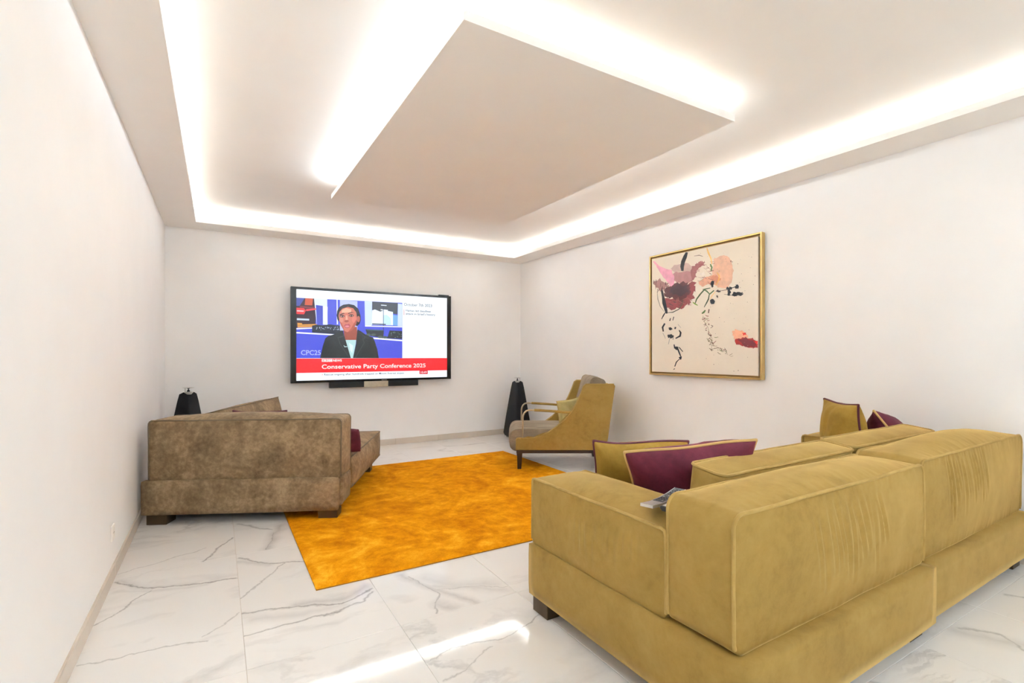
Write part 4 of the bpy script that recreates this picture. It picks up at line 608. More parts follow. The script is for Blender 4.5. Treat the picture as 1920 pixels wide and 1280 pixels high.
((140, 70, 70),[(0.069,-0.044),(0.088,-0.056),(0.107,-0.058),(0.107,-0.052),(0.09,-0.05),(0.072,-0.041)]),
((110, 90, 60),[(0.114,-0.332),(0.124,-0.331),(0.133,-0.321),(0.129,-0.318),(0.12,-0.326),(0.113,-0.328)]),
((140, 70, 70),[(0.056,-0.15),(0.069,-0.147),(0.081,-0.136),(0.078,-0.134),(0.066,-0.144),(0.055,-0.148)]),
((90, 60, 50),[(0.091,-0.072),(0.1,-0.082),(0.111,-0.083),(0.111,-0.081),(0.102,-0.079),(0.093,-0.07)]),
((120, 130, 80),[(0.075,-0.075),(0.085,-0.086),(0.096,-0.086),(0.097,-0.082),(0.088,-0.081),(0.079,-0.072)]),
((190, 175, 150),[(0.086,-0.105),(0.093,-0.114),(0.101,-0.114),(0.101,-0.11),(0.095,-0.11),(0.088,-0.103)]),
((190, 175, 150),[(0.048,-0.068),(0.061,-0.086),(0.075,-0.097),(0.077,-0.095),(0.065,-0.083),(0.051,-0.066)]),
((190, 175, 150),[(0.269,-0.38),(0.272,-0.394),(0.277,-0.4),(0.281,-0.398),(0.278,-0.392),(0.273,-0.379)]),
((90, 60, 50),[(0.233,-0.36),(0.248,-0.381),(0.265,-0.393),(0.268,-0.39),(0.253,-0.377),(0.236,-0.358)]),
((120, 130, 80),[(0.237,-0.385),(0.251,-0.396),(0.266,-0.398),(0.267,-0.395),(0.254,-0.392),(0.24,-0.382)]),
((110, 90, 60),[(0.113,-0.236),(0.128,-0.244),(0.143,-0.242),(0.142,-0.238),(0.13,-0.237),(0.116,-0.233)]),
((120, 130, 80),[(0.14,-0.331),(0.159,-0.341),(0.178,-0.341),(0.178,-0.338),(0.16,-0.336),(0.142,-0.329)]),
((110, 90, 60),[(0.1,-0.128),(0.107,-0.139),(0.115,-0.142),(0.117,-0.14),(0.112,-0.136),(0.105,-0.126)]),
((90, 60, 50),[(0.163,-0.341),(0.183,-0.345),(0.202,-0.343),(0.202,-0.34),(0.183,-0.341),(0.164,-0.338)]),
((120, 130, 80),[(0.224,-0.367),(0.23,-0.383),(0.238,-0.391),(0.241,-0.388),(0.235,-0.381),(0.227,-0.366)]),
((90, 60, 50),[(0.055,-0.06),(0.057,-0.073),(0.061,-0.081),(0.065,-0.079),(0.062,-0.072),(0.058,-0.059)]),
((190, 175, 150),[(0.111,-0.205),(0.124,-0.227),(0.139,-0.239),(0.142,-0.236),(0.129,-0.224),(0.114,-0.204)]),
((110, 90, 60),[(0.33,-0.429),(0.348,-0.424),(0.366,-0.412),(0.365,-0.41),(0.346,-0.421),(0.329,-0.427)]),
((140, 70, 70),[(0.103,-0.199),(0.106,-0.215),(0.112,-0.225),(0.115,-0.224),(0.112,-0.214),(0.107,-0.199)]),
((90, 60, 50),[(0.099,-0.22),(0.118,-0.238),(0.139,-0.248),(0.141,-0.244),(0.123,-0.234),(0.102,-0.217)]),
((140, 70, 70),[(0.154,-0.317),(0.174,-0.31),(0.193,-0.295),(0.19,-0.292),(0.171,-0.305),(0.152,-0.314)]),
((110, 90, 60),[(0.063,-0.129),(0.072,-0.134),(0.081,-0.129),(0.079,-0.126),(0.072,-0.129),(0.064,-0.126)]),
((140, 70, 70),[(0.156,-0.325),(0.161,-0.336),(0.168,-0.339),(0.171,-0.335),(0.167,-0.332),(0.161,-0.323)]),
((120, 130, 80),[(0.292,-0.384),(0.299,-0.399),(0.307,-0.406),(0.309,-0.404),(0.303,-0.396),(0.294,-0.383)]),
((190, 175, 150),[(0.113,-0.284),(0.122,-0.305),(0.135,-0.319),(0.139,-0.316),(0.13,-0.302),(0.117,-0.282)]),
((140, 70, 70),[(0.106,-0.123),(0.112,-0.134),(0.12,-0.136),(0.121,-0.134),(0.116,-0.131),(0.108,-0.122)]),
((140, 70, 70),[(0.269,-0.381),(0.281,-0.381),(0.293,-0.373),(0.29,-0.369),(0.279,-0.376),(0.269,-0.376)]),
((120, 130, 80),[(0.089,-0.27),(0.101,-0.291),(0.114,-0.304),(0.118,-0.301),(0.107,-0.288),(0.094,-0.269)]),
((190, 175, 150),[(0.149,-0.314),(0.16,-0.322),(0.173,-0.322),(0.173,-0.319),(0.162,-0.318),(0.151,-0.311)]),
((190, 175, 150),[(0.148,-0.337),(0.172,-0.344),(0.195,-0.343),(0.195,-0.34),(0.173,-0.34),(0.15,-0.333)]),
((110, 90, 60),[(0.137,-0.286),(0.147,-0.308),(0.159,-0.323),(0.162,-0.321),(0.152,-0.306),(0.14,-0.285)]),
((140, 70, 70),[(0.071,-0.175),(0.083,-0.174),(0.091,-0.163),(0.088,-0.161),(0.078,-0.169),(0.07,-0.172)]),
((140, 70, 70),[(0.087,-0.093),(0.102,-0.1),(0.118,-0.097),(0.117,-0.092),(0.102,-0.095),(0.088,-0.09)]),
((190, 175, 150),[(0.128,-0.281),(0.141,-0.291),(0.156,-0.292),(0.156,-0.288),(0.145,-0.284),(0.131,-0.278)]),
((120, 130, 80),[(0.067,-0.119),(0.076,-0.124),(0.085,-0.121),(0.083,-0.117),(0.076,-0.119),(0.069,-0.116)]),
((110, 90, 60),[(0.169,-0.362),(0.184,-0.367),(0.199,-0.363),(0.198,-0.36),(0.184,-0.363),(0.17,-0.36)]),
((90, 60, 50),[(0.134,-0.143),(0.144,-0.153),(0.156,-0.153),(0.157,-0.149),(0.148,-0.147),(0.137,-0.141)]),
((110, 90, 60),[(0.206,-0.402),(0.224,-0.416),(0.243,-0.422),(0.244,-0.419),(0.227,-0.412),(0.208,-0.399)]),
((120, 130, 80),[(0.124,-0.267),(0.132,-0.285),(0.142,-0.297),(0.147,-0.294),(0.139,-0.282),(0.129,-0.265)]),
((190, 175, 150),[(0.335,-0.436),(0.354,-0.441),(0.373,-0.435),(0.372,-0.432),(0.354,-0.436),(0.336,-0.434)]),
((120, 130, 80),[(0.241,-0.381),(0.249,-0.387),(0.258,-0.386),(0.258,-0.383),(0.251,-0.384),(0.243,-0.378)]),
((110, 90, 60),[(0.127,-0.274),(0.131,-0.282),(0.139,-0.284),(0.14,-0.279),(0.138,-0.278),(0.132,-0.272)]),
((90, 60, 50),[(0.13,-0.171),(0.145,-0.167),(0.16,-0.153),(0.158,-0.151),(0.142,-0.163),(0.128,-0.168)]),
((90, 60, 50),[(0.102,-0.28),(0.116,-0.274),(0.128,-0.26),(0.124,-0.257),(0.111,-0.27),(0.1,-0.277)]),
((110, 90, 60),[(0.198,-0.356),(0.211,-0.363),(0.224,-0.361),(0.223,-0.356),(0.212,-0.357),(0.2,-0.353)]),
((140, 70, 70),[(0.033,-0.086),(0.057,-0.083),(0.08,-0.07),(0.077,-0.067),(0.054,-0.076),(0.032,-0.082)]),
((90, 60, 50),[(0.28,-0.36),(0.291,-0.381),(0.306,-0.393),(0.308,-0.391),(0.296,-0.378),(0.282,-0.359)]),
((110, 90, 60),[(0.114,-0.364),(0.137,-0.379),(0.16,-0.383),(0.161,-0.38),(0.14,-0.372),(0.116,-0.361)]),
((90, 60, 50),[(0.07,-0.185),(0.079,-0.194),(0.09,-0.191),(0.088,-0.186),(0.081,-0.186),(0.072,-0.182)]),
((110, 90, 60),[(0.103,-0.298),(0.113,-0.298),(0.121,-0.287),(0.116,-0.285),(0.107,-0.292),(0.102,-0.295)]),
((120, 130, 80),[(0.203,-0.376),(0.211,-0.383),(0.22,-0.381),(0.219,-0.378),(0.212,-0.379),(0.205,-0.373)]),
((140, 70, 70),[(0.125,-0.231),(0.134,-0.24),(0.144,-0.24),(0.145,-0.237),(0.137,-0.235),(0.127,-0.229)]),
((190, 175, 150),[(0.138,-0.312),(0.155,-0.331),(0.174,-0.342),(0.177,-0.338),(0.16,-0.327),(0.142,-0.309)]),
((190, 175, 150),[(0.15,-0.337),(0.166,-0.344),(0.183,-0.344),(0.183,-0.34),(0.168,-0.339),(0.153,-0.333)]),
((238, 178, 146),[(0.359,-0.215),(0.367,-0.203),(0.385,-0.206),(0.388,-0.2),(0.39,-0.188),(0.411,-0.198),(0.442,-0.208),(0.461,-0.203),(0.482,-0.223),(0.492,-0.238),(0.505,-0.253),(0.517,-0.247),(0.518,-0.259),(0.522,-0.274),(0.499,-0.266),(0.514,-0.288),(0.508,-0.29),(0.486,-0.279),(0.455,-0.296),(0.438,-0.297),(0.396,-0.298),(0.393,-0.292),(0.387,-0.277),(0.377,-0.282),(0.38,-0.258),(0.369,-0.248),(0.364,-0.243),(0.369,-0.231)]),
((200, 40, 34),[(0.464,-0.229),(0.473,-0.226),(0.479,-0.232),(0.486,-0.224),(0.502,-0.23),(0.503,-0.231),(0.497,-0.237),(0.505,-0.244),(0.505,-0.248),(0.502,-0.248),(0.49,-0.243),(0.474,-0.251),(0.468,-0.249),(0.473,-0.246),(0.469,-0.238),(0.467,-0.234)]),
((150, 34, 30),[(0.391,-0.282),(0.408,-0.279),(0.399,-0.277),(0.417,-0.278),(0.426,-0.274),(0.449,-0.28),(0.465,-0.267),(0.485,-0.271),(0.496,-0.263),(0.516,-0.279),(0.543,-0.279),(0.559,-0.277),(0.564,-0.272),(0.57,-0.287),(0.583,-0.296),(0.606,-0.306),(0.603,-0.314),(0.605,-0.322),(0.613,-0.327),(0.609,-0.345),(0.62,-0.362),(0.596,-0.36),(0.589,-0.359),(0.573,-0.365),(0.57,-0.363),(0.546,-0.36),(0.526,-0.361),(0.501,-0.354),(0.487,-0.351),(0.475,-0.344),(0.464,-0.347),(0.437,-0.332),(0.401,-0.329),(0.403,-0.331),(0.392,-0.309),(0.388,-0.299)]),
((104, 28, 34),[(0.408,-0.286),(0.431,-0.278),(0.453,-0.287),(0.462,-0.286),(0.479,-0.274),(0.502,-0.272),(0.523,-0.292),(0.546,-0.295),(0.567,-0.294),(0.57,-0.312),(0.59,-0.318),(0.59,-0.326),(0.605,-0.341),(0.597,-0.339),(0.584,-0.348),(0.576,-0.354),(0.573,-0.359),(0.543,-0.346),(0.53,-0.355),(0.497,-0.351),(0.477,-0.341),(0.465,-0.333),(0.459,-0.318),(0.425,-0.296)]),
((214, 50, 40),[(0.58,-0.3),(0.586,-0.302),(0.598,-0.305),(0.607,-0.302),(0.61,-0.304),(0.611,-0.316),(0.604,-0.323),(0.615,-0.326),(0.613,-0.333),(0.606,-0.331),(0.601,-0.334),(0.595,-0.331),(0.596,-0.325),(0.59,-0.321),(0.588,-0.317),(0.586,-0.311)]),
((120, 110, 100),[(0.271,0.522),(0.27,0.521),(0.268,0.522),(0.268,0.524),(0.27,0.524)]),
((90, 60, 60),[(0.448,0.433),(0.446,0.432),(0.444,0.433),(0.444,0.435),(0.446,0.435)]),
((160, 150, 140),[(0.531,0.448),(0.529,0.446),(0.526,0.447),(0.526,0.45),(0.529,0.45)]),
((160, 150, 140),[(0.044,0.284),(0.041,0.281),(0.036,0.282),(0.036,0.287),(0.041,0.288)]),
((160, 150, 140),[(0.569,0.457),(0.567,0.456),(0.565,0.457),(0.565,0.459),(0.567,0.459)]),
((120, 110, 100),[(0.208,0.381),(0.205,0.378),(0.201,0.38),(0.201,0.385),(0.205,0.385)]),
((90, 60, 60),[(0.384,-0.093),(0.383,-0.095),(0.381,-0.095),(0.381,-0.092),(0.383,-0.091)]),
((90, 60, 60),[(0.158,-0.34),(0.156,-0.342),(0.152,-0.341),(0.152,-0.338),(0.156,-0.337)]),
((160, 150, 140),[(0.237,0.051),(0.236,0.05),(0.233,0.051),(0.233,0.052),(0.236,0.052)]),
((120, 110, 100),[(0.383,-0.573),(0.38,-0.576),(0.376,-0.575),(0.376,-0.571),(0.38,-0.57)]),
((120, 110, 100),[(0.562,0.227),(0.561,0.225),(0.559,0.226),(0.559,0.228),(0.561,0.229)]),
((160, 150, 140),[(0.533,-0.025),(0.532,-0.026),(0.53,-0.026),(0.53,-0.025),(0.532,-0.024)]),
((90, 60, 60),[(0.084,-0.461),(0.082,-0.464),(0.078,-0.463),(0.078,-0.46),(0.082,-0.459)]),
((120, 110, 100),[(0.557,0.438),(0.555,0.435),(0.551,0.436),(0.551,0.441),(0.555,0.441)]),
((160, 150, 140),[(0.264,0.381),(0.263,0.379),(0.261,0.38),(0.261,0.382),(0.263,0.382)]),
((160, 150, 140),[(0.494,0.148),(0.491,0.145),(0.487,0.146),(0.487,0.15),(0.491,0.151)]),
((120, 110, 100),[(0.44,0.229),(0.438,0.227),(0.434,0.228),(0.434,0.231),(0.438,0.232)]),
((90, 60, 60),[(0.427,-0.566),(0.424,-0.569),(0.419,-0.568),(0.419,-0.564),(0.424,-0.561)]),
((160, 150, 140),[(0.099,-0.427),(0.097,-0.428),(0.095,-0.428),(0.095,-0.426),(0.097,-0.425)]),
((90, 60, 60),[(0.046,0.461),(0.043,0.459),(0.039,0.461),(0.039,0.465),(0.043,0.465)]),
((90, 60, 60),[(0.405,-0.051),(0.404,-0.053),(0.401,-0.052),(0.401,-0.051),(0.404,-0.051)]),
((90, 60, 60),[(0.456,0.304),(0.455,0.302),(0.452,0.303),(0.452,0.305),(0.455,0.306)]),
((120, 110, 100),[(0.518,-0.445),(0.516,-0.448),(0.513,-0.447),(0.513,-0.444),(0.516,-0.443)]),
((160, 150, 140),[(0.487,-0.315),(0.485,-0.317),(0.483,-0.316),(0.483,-0.314),(0.485,-0.312)]),
((90, 60, 60),[(0.169,-0.425),(0.167,-0.428),(0.164,-0.427),(0.164,-0.424),(0.167,-0.423)]),
((90, 60, 60),[(0.5,-0.086),(0.498,-0.088),(0.496,-0.087),(0.496,-0.085),(0.498,-0.085)]),
((160, 150, 140),[(0.025,-0.591),(0.023,-0.593),(0.02,-0.592),(0.02,-0.59),(0.023,-0.589)]),
((120, 110, 100),[(0.07,0.199),(0.068,0.198),(0.065,0.199),(0.065,0.201),(0.068,0.201)]),
((160, 150, 140),[(0.051,0.285),(0.049,0.283),(0.045,0.284),(0.045,0.287),(0.049,0.288)]),
((160, 150, 140),[(0.222,-0.512),(0.22,-0.514),(0.218,-0.513),(0.218,-0.511),(0.22,-0.51)]),
((120, 110, 100),[(0.302,0.44),(0.3,0.438),(0.297,0.439),(0.297,0.442),(0.3,0.442)]),
((90, 60, 60),[(0.423,0.398),(0.421,0.395),(0.416,0.397),(0.416,0.401),(0.421,0.402)]),
((120, 110, 100),[(0.47,0.239),(0.468,0.237),(0.464,0.238),(0.464,0.242),(0.468,0.242)]),
((120, 110, 100),[(0.516,0.044),(0.514,0.042),(0.51,0.043),(0.51,0.046),(0.514,0.048)]),
((160, 150, 140),[(0.523,0.306),(0.522,0.305),(0.52,0.306),(0.52,0.308),(0.522,0.308)]),
((160, 150, 140),[(0.301,-0.41),(0.3,-0.412),(0.297,-0.411),(0.297,-0.409),(0.3,-0.408)]),
((90, 60, 60),[(0.59,0.267),(0.588,0.264),(0.584,0.266),(0.584,0.27),(0.588,0.27)]),
((120, 110, 100),[(0.082,-0.136),(0.081,-0.138),(0.079,-0.137),(0.079,-0.135),(0.081,-0.134)]),
((160, 150, 140),[(0.52,-0.343),(0.518,-0.345),(0.514,-0.344),(0.514,-0.341),(0.518,-0.34)]),
((120, 110, 100),[(0.284,-0.118),(0.281,-0.121),(0.277,-0.12),(0.277,-0.117),(0.281,-0.116)]),
((120, 110, 100),[(0.158,0.038),(0.156,0.037),(0.154,0.038),(0.154,0.041),(0.156,0.041)]),
((120, 110, 100),[(0.019,0.564),(0.017,0.561),(0.014,0.564),(0.014,0.567),(0.017,0.567)]),
((120, 110, 100),[(0.299,0.463),(0.297,0.46),(0.292,0.462),(0.292,0.466),(0.297,0.467)]),
((120, 110, 100),[(0.135,0.032),(0.133,0.029),(0.129,0.03),(0.129,0.034),(0.133,0.035)]),
((90, 60, 60),[(0.288,-0.412),(0.287,-0.413),(0.285,-0.412),(0.285,-0.411),(0.287,-0.41)]),
((90, 60, 60),[(0.232,-0.074),(0.229,-0.077),(0.225,-0.076),(0.225,-0.072),(0.229,-0.071)]),
((120, 110, 100),[(0.573,-0.367),(0.57,-0.37),(0.566,-0.369),(0.566,-0.365),(0.57,-0.364)]),
((90, 60, 60),[(0.312,-0.005),(0.31,-0.007),(0.307,-0.006),(0.307,-0.004),(0.31,-0.004)]),
((90, 60, 60),[(0.448,0.181),(0.445,0.178),(0.442,0.18),(0.442,0.183),(0.445,0.184)]),
((160, 150, 140),[(0.521,-0.112),(0.52,-0.113),(0.518,-0.113),(0.518,-0.111),(0.52,-0.111)]),
((90, 60, 60),[(0.268,-0.232),(0.267,-0.233),(0.265,-0.233),(0.265,-0.231),(0.267,-0.23)]),
((90, 60, 60),[(0.095,-0.268),(0.093,-0.271),(0.089,-0.27),(0.089,-0.266),(0.093,-0.265)]),
((160, 150, 140),[(0.459,0.303),(0.457,0.301),(0.453,0.302),(0.453,0.306),(0.457,0.307)]),
((160, 150, 140),[(0.373,0.041),(0.372,0.038),(0.369,0.04),(0.369,0.042),(0.372,0.043)]),
((90, 60, 60),[(0.215,-0.259),(0.213,-0.262),(0.209,-0.261),(0.209,-0.257),(0.213,-0.256)]),
((160, 150, 140),[(0.102,0.518),(0.1,0.516),(0.096,0.518),(0.096,0.521),(0.1,0.521)]),
((160, 150, 140),[(0.482,-0.142),(0.48,-0.145),(0.477,-0.144),(0.477,-0.141),(0.48,-0.141)]),
((120, 110, 100),[(0.324,0.159),(0.322,0.155),(0.318,0.158),(0.318,0.162),(0.322,0.162)]),
((120, 110, 100),[(0.348,0.05),(0.346,0.046),(0.342,0.049),(0.342,0.051),(0.346,0.052)]),
((160, 150, 140),[(0.184,0.49),(0.181,0.487),(0.177,0.489),(0.177,0.493),(0.181,0.493)]),
((160, 150, 140),[(0.576,0.193),(0.573,0.19),(0.569,0.192),(0.569,0.196),(0.573,0.197)]),
((90, 60, 60),[(0.092,0.251),(0.091,0.249),(0.089,0.249),(0.089,0.252),(0.091,0.252)]),
((120, 110, 100),[(0.188,-0.225),(0.185,-0.227),(0.182,-0.226),(0.182,-0.223),(0.185,-0.222)]),
((90, 60, 60),[(0.171,-0.515),(0.168,-0.519),(0.163,-0.518),(0.163,-0.513),(0.168,-0.512)]),
((120, 110, 100),[(0.23,0.36),(0.228,0.357),(0.223,0.359),(0.223,0.363),(0.228,0.364)]),
((160, 150, 140),[(0.5,-0.355),(0.497,-0.358),(0.493,-0.357),(0.493,-0.353),(0.497,-0.352)]),
((90, 60, 60),[(0.595,-0.564),(0.594,-0.565),(0.592,-0.565),(0.592,-0.562),(0.594,-0.561)]),
((160, 150, 140),[(0.481,-0.003),(0.48,-0.004),(0.478,-0.004),(0.478,-0.002),(0.48,-0.001)]),
((120, 110, 100),[(0.533,-0.203),(0.53,-0.205),(0.526,-0.204),(0.526,-0.201),(0.53,-0.2)]),
((160, 150, 140),[(0.546,0.345),(0.544,0.343),(0.54,0.344),(0.54,0.348),(0.544,0.348)]),
]
# ------------------------------------------------------------------ materials
M_wall = plain('wall_paint', (247, 246, 245), .6, var=.012, scale=3, bump=.05, spec=.3)
M_ceil = plain('ceiling_paint', (243, 239, 234), .8, var=.01, scale=3, spec=.2)
M_grout = plain('grout', (214, 206, 196), .8)
M_led = emit('led', (255, 246, 236), 6.0)
M_green = velvet('olive_velvet', (126, 98, 43), (147, 117, 56), (161, 131, 70), 3.2, contrast=(.30, .46, .7), fine=.35, sheen=.8, sheen_c=(250, 214, 140))
M_green_dk = velvet('deep_olive_velvet', (128, 98, 32), (152, 120, 48), (172, 140, 66), 4)
M_green_pipe = velvet('highlit_olive_cord', (144, 114, 58), (166, 136, 76), (178, 148, 90), 5, sheen=.5)  # fabric olive, lightened to paint the highlight along the seams
M_plum = velvet('plum_velvet', (66, 20, 30), (92, 34, 46), (116, 52, 64), 4, sheen=.25)
M_plum_pipe = plain('plum_cord', (86, 32, 44), .8)
M_gold_pipe = plain('gold_cord', (190, 156, 94), .8)
M_brown = velvet('taupe_suede', (98, 78, 54), (128, 105, 76), (160, 136, 102), 5.0, sheen=.15, contrast=(.36, .5, .66), fine=.42, rough=.7)
M_brown_pipe = plain('taupe_cord', (104, 88, 66), .8)
M_seat = velvet('taupe_velvet', (112, 98, 80), (136, 120, 100), (164, 148, 126), 6, sheen=.2, stretch=(.4, 2.5, 1))
M_foot = plain('bronze_metal', (82, 66, 46), .4, .6, var=.1)
M_wood = plain('dark_wood', (42, 28, 22), .35, var=.15)
M_black = plain('black_cloth', (24, 23, 25), .9, bump=.3, scale=30)
M_blackplastic = plain('black_plastic', (16, 17, 20), .3)
M_chrome = plain('brushed_aluminium', (206, 202, 196), .32, .75)
M_champ = plain('champagne_metal', (178, 160, 132), .3, .9)
M_gold = plain('gold_leaf', (206, 174, 112), .32, .75, var=.08, scale=8)
M_goldd = plain('dull_gold', (170, 138, 84), .45, .5, var=.08)
M_dark = plain('dark_underside', (40, 34, 28), .9)
M_plastic = plain('white_plastic', (244, 238, 230), .35)

# marble: soft white tile; veins are drawn by distorted line segments in floor coordinates plus random faint ones per tile
def vein_group():
    g = bpy.data.node_groups.new('vein', 'ShaderNodeTree')
    for nm, ty in (('P', 'NodeSocketVector'), ('A', 'NodeSocketVector'), ('B', 'NodeSocketVector'), ('W', 'NodeSocketFloat'), ('S', 'NodeSocketFloat')):
        g.interface.new_socket(nm, in_out='INPUT', socket_type=ty)
    g.interface.new_socket('F', in_out='OUTPUT', socket_type='NodeSocketFloat')
    N = g.nodes; L = g.links; gi = N.new('NodeGroupInput'); go = N.new('NodeGroupOutput')
    def vm(op, x, y=None, out=0):
        n = N.new('ShaderNodeVectorMath'); n.operation = op; L.new(x, n.inputs[0])
        if y is not None:
            if op == 'SCALE': L.new(y, n.inputs['Scale'])
            else: L.new(y, n.inputs[1])
        return n.outputs[out]
    def mt(op, x, y=None, clamp=False):
        n = N.new('ShaderNodeMath'); n.operation = op; n.use_clamp = clamp
        for k, q in ((0, x), (1, y)):
            if q is None: continue
            if isinstance(q, (int, float)): n.inputs[k].default_value = q
            else: L.new(q, n.inputs[k])
        return n.outputs[0]
    ab = vm('SUBTRACT', gi.outputs['B'], gi.outputs['A']); ap = vm('SUBTRACT', gi.outputs['P'], gi.outputs['A'])
    t = mt('DIVIDE', vm('DOT_PRODUCT', ap, ab, 1), vm('DOT_PRODUCT', ab, ab, 1), True)
    q = vm('SUBTRACT', ap, vm('SCALE', ab, t)); dist = vm('LENGTH', q, None, 1)
    thin = mt('SUBTRACT', 1.0, mt('DIVIDE', dist, gi.outputs['W']), True)
    f = mt('MULTIPLY', mt('POWER', thin, 1.5), gi.outputs['S'])
    L.new(f, go.inputs[0])
    return g
VEIN_GROUP = vein_group()
def marble(veins):
    a = NT('marble'); g = VEIN_GROUP
    tc = a.node('ShaderNodeNewGeometry'); pos = tc.outputs['Position']
    # distorted position
    nz = a.node('ShaderNodeTexNoise'); nz.inputs['Scale'].default_value = 5.5; nz.inputs['Detail'].default_value = 5; nz.inputs['Roughness'].default_value = .62
    a.l.new(pos, nz.inputs['Vector'])
    sub = a.node('ShaderNodeVectorMath', operation='SUBTRACT'); a.l.new(nz.outputs['Color'], sub.inputs[0]); sub.inputs[1].default_value = (.5, .5, .5)
    sc = a.node('ShaderNodeVectorMath', operation='MULTIPLY'); a.l.new(sub.outputs[0], sc.inputs[0]); sc.inputs[1].default_value = (.11, .11, 0)
    ad = a.node('ShaderNodeVectorMath', operation='ADD'); a.l.new(pos, ad.inputs[0]); a.l.new(sc.outputs[0], ad.inputs[1])
    acc = None
    for (x0, y0, x1, y1, w, s) in veins:
        n = a.node('ShaderNodeGroup'); n.node_tree = g; a.l.new(ad.outputs[0], n.inputs['P'])
        n.inputs['A'].default_value = (x0, y0, 0); n.inputs['B'].default_value = (x1, y1, 0); n.inputs['W'].default_value = w; n.inputs['S'].default_value = s
        acc = n.outputs[0] if acc is None else a.math('MAXIMUM', acc, n.outputs[0])
    # faint random veins that break at each tile
    oi = a.node('ShaderNodeObjectInfo'); off = a.node('ShaderNodeVectorMath', operation='SCALE'); off.inputs[0].default_value = (13, 31, 7)
    a.l.new(oi.outputs['Random'], off.inputs['Scale'])
    ad2 = a.node('ShaderNodeVectorMath', operation='ADD'); a.l.new(ad.outputs[0], ad2.inputs[0]); a.l.new(off.outputs[0], ad2.inputs[1])
    mp = a.node('ShaderNodeMapping'); mp.inputs['Rotation'].default_value = (0, 0, .75); mp.inputs['Scale'].default_value = (.55, 1.6, 1); a.l.new(ad2.outputs[0], mp.inputs[0])
    r = a.noise(1.5, 6, .6, .6, mp.outputs[0])
    ridge = a.math('SUBTRACT', 1.0, a.math('MULTIPLY', a.math('ABSOLUTE', a.math('SUBTRACT', r, .5)), 34), clamp=True)
    gate = a.math('SUBTRACT', a.noise(1.3, 2, .5, 0, ad2.outputs[0]), .50, clamp=True)
    rv = a.math('MULTIPLY', ridge, a.math('MULTIPLY', gate, 3.4), clamp=True)
    cloud = a.math('MULTIPLY', a.math('SUBTRACT', a.noise(2.1, 5, .6, .8, mp.outputs[0]), .57, clamp=True), 1.9, clamp=True)
    fac = a.math('MAXIMUM', a.math('MULTIPLY', rv, .55), cloud)
    if acc is not None: fac = a.math('MAXIMUM', acc, fac, clamp=True)
    fac = a.math('MULTIPLY', fac, a.math('ADD', .45, a.math('MULTIPLY', a.noise(9, 4, .6, 0, pos), .9)), clamp=True)
    col = a.mix(fac, lin((242, 240, 237)), lin((140, 136, 134)))
    a.set(Base_Color=col, Roughness=.055); a.b.inputs['Specular IOR Level'].default_value = .5
    return a.m
def vseg(pts, w, s): return [(pts[i][0], pts[i][1], pts[i+1][0], pts[i+1][1], w, s) for i in range(len(pts)-1)]
VEINS = []
for pts, w, s in [
    ([(.14, 2.62), (.35, 2.56), (.55, 2.53)], .05, .22), ([(-.45, 3.30), (-.30, 3.20), (-.05, 3.15)], .03, .22), ([(1.0, 2.62), (1.1, 2.45), (1.28, 2.36)], .10, .26), ([(-.49, 3.42), (-.30, 3.24), (.094, 3.14)], .014, .85), ([(-.49, 2.93), (-.30, 3.21)], .010, .7),
    ([(-.46, 3.42), (-.33, 3.26), (-.12, 3.20)], .05, .28),
    ([(-.49, 3.55), (-.22, 3.65), (-.06, 3.74)], .008, .5), ([(-.096, 3.50), (.085, 3.85)], .013, .8),
    ([(-.49, 2.58), (-.19, 2.56), (-.04, 2.52)], .009, .6), ([(-.06, 2.57), (.092, 2.71)], .008, .5),
    ([(.102, 2.70), (.33, 2.64), (.53, 2.55), (.70, 2.66)], .016, .85), ([(.33, 2.66), (.53, 2.60), (.68, 2.70)], .065, .38),
    ([(.10, 2.49), (.49, 2.50), (.62, 2.53), (.69, 2.62)], .014, .75), ([(.103, 2.87), (.337, 3.24)], .009, .6),
    ([(.104, 3.46), (.26, 3.28), (.445, 3.20)], .015, .8), ([(.11, 3.40), (.26, 3.27)], .05, .3),
    ([(.124, 4.13), (.32, 3.89)], .02, .6), ([(.28, 3.52), (.33, 3.75), (.40, 3.95)], .075, .42), ([(.27, 3.52), (.34, 3.8)], .01, .8),
    ([(.89, 2.73), (.99, 2.44), (1.12, 2.24)], .05, .42), ([(.93, 2.68), (.98, 2.40), (.91, 2.24)], .012, .75), ([(1.0, 2.5), (1.2, 2.35), (1.30, 2.28)], .06, .30),
    ([(1.0, 2.45), (1.18, 2.38), (1.34, 2.30)], .009, .6), ([(.95, 2.32), (1.0, 2.24)], .06, .4),
    ([(.744, 1.89), (.856, 1.94), (1.06, 1.89), (1.31, 1.96)], .010, .65), ([(.745, 1.76), (.89, 1.80), (1.0, 1.85)], .008, .5),
    ([(1.98, .93), (2.10, 1.00), (2.22, .80), (2.3, .7)], .02, .5), ([(2.9, .90), (3.0, .78), (2.9, .66), (3.05, .55)], .02, .55), ([(2.86, .9), (3.0, .62)], .10, .3),
    ([(3.5, .9), (3.6, .8), (3.75, .84)], .02, .5)]:
    VEINS += vseg(pts, w, s)
M_marble = {(): marble(())}
M_skirt_shaded = plain('shaded_skirting_marble', (212, 200, 186), .25, var=.05, scale=3)  # same marble as the floor, darkened to paint in the shade low down

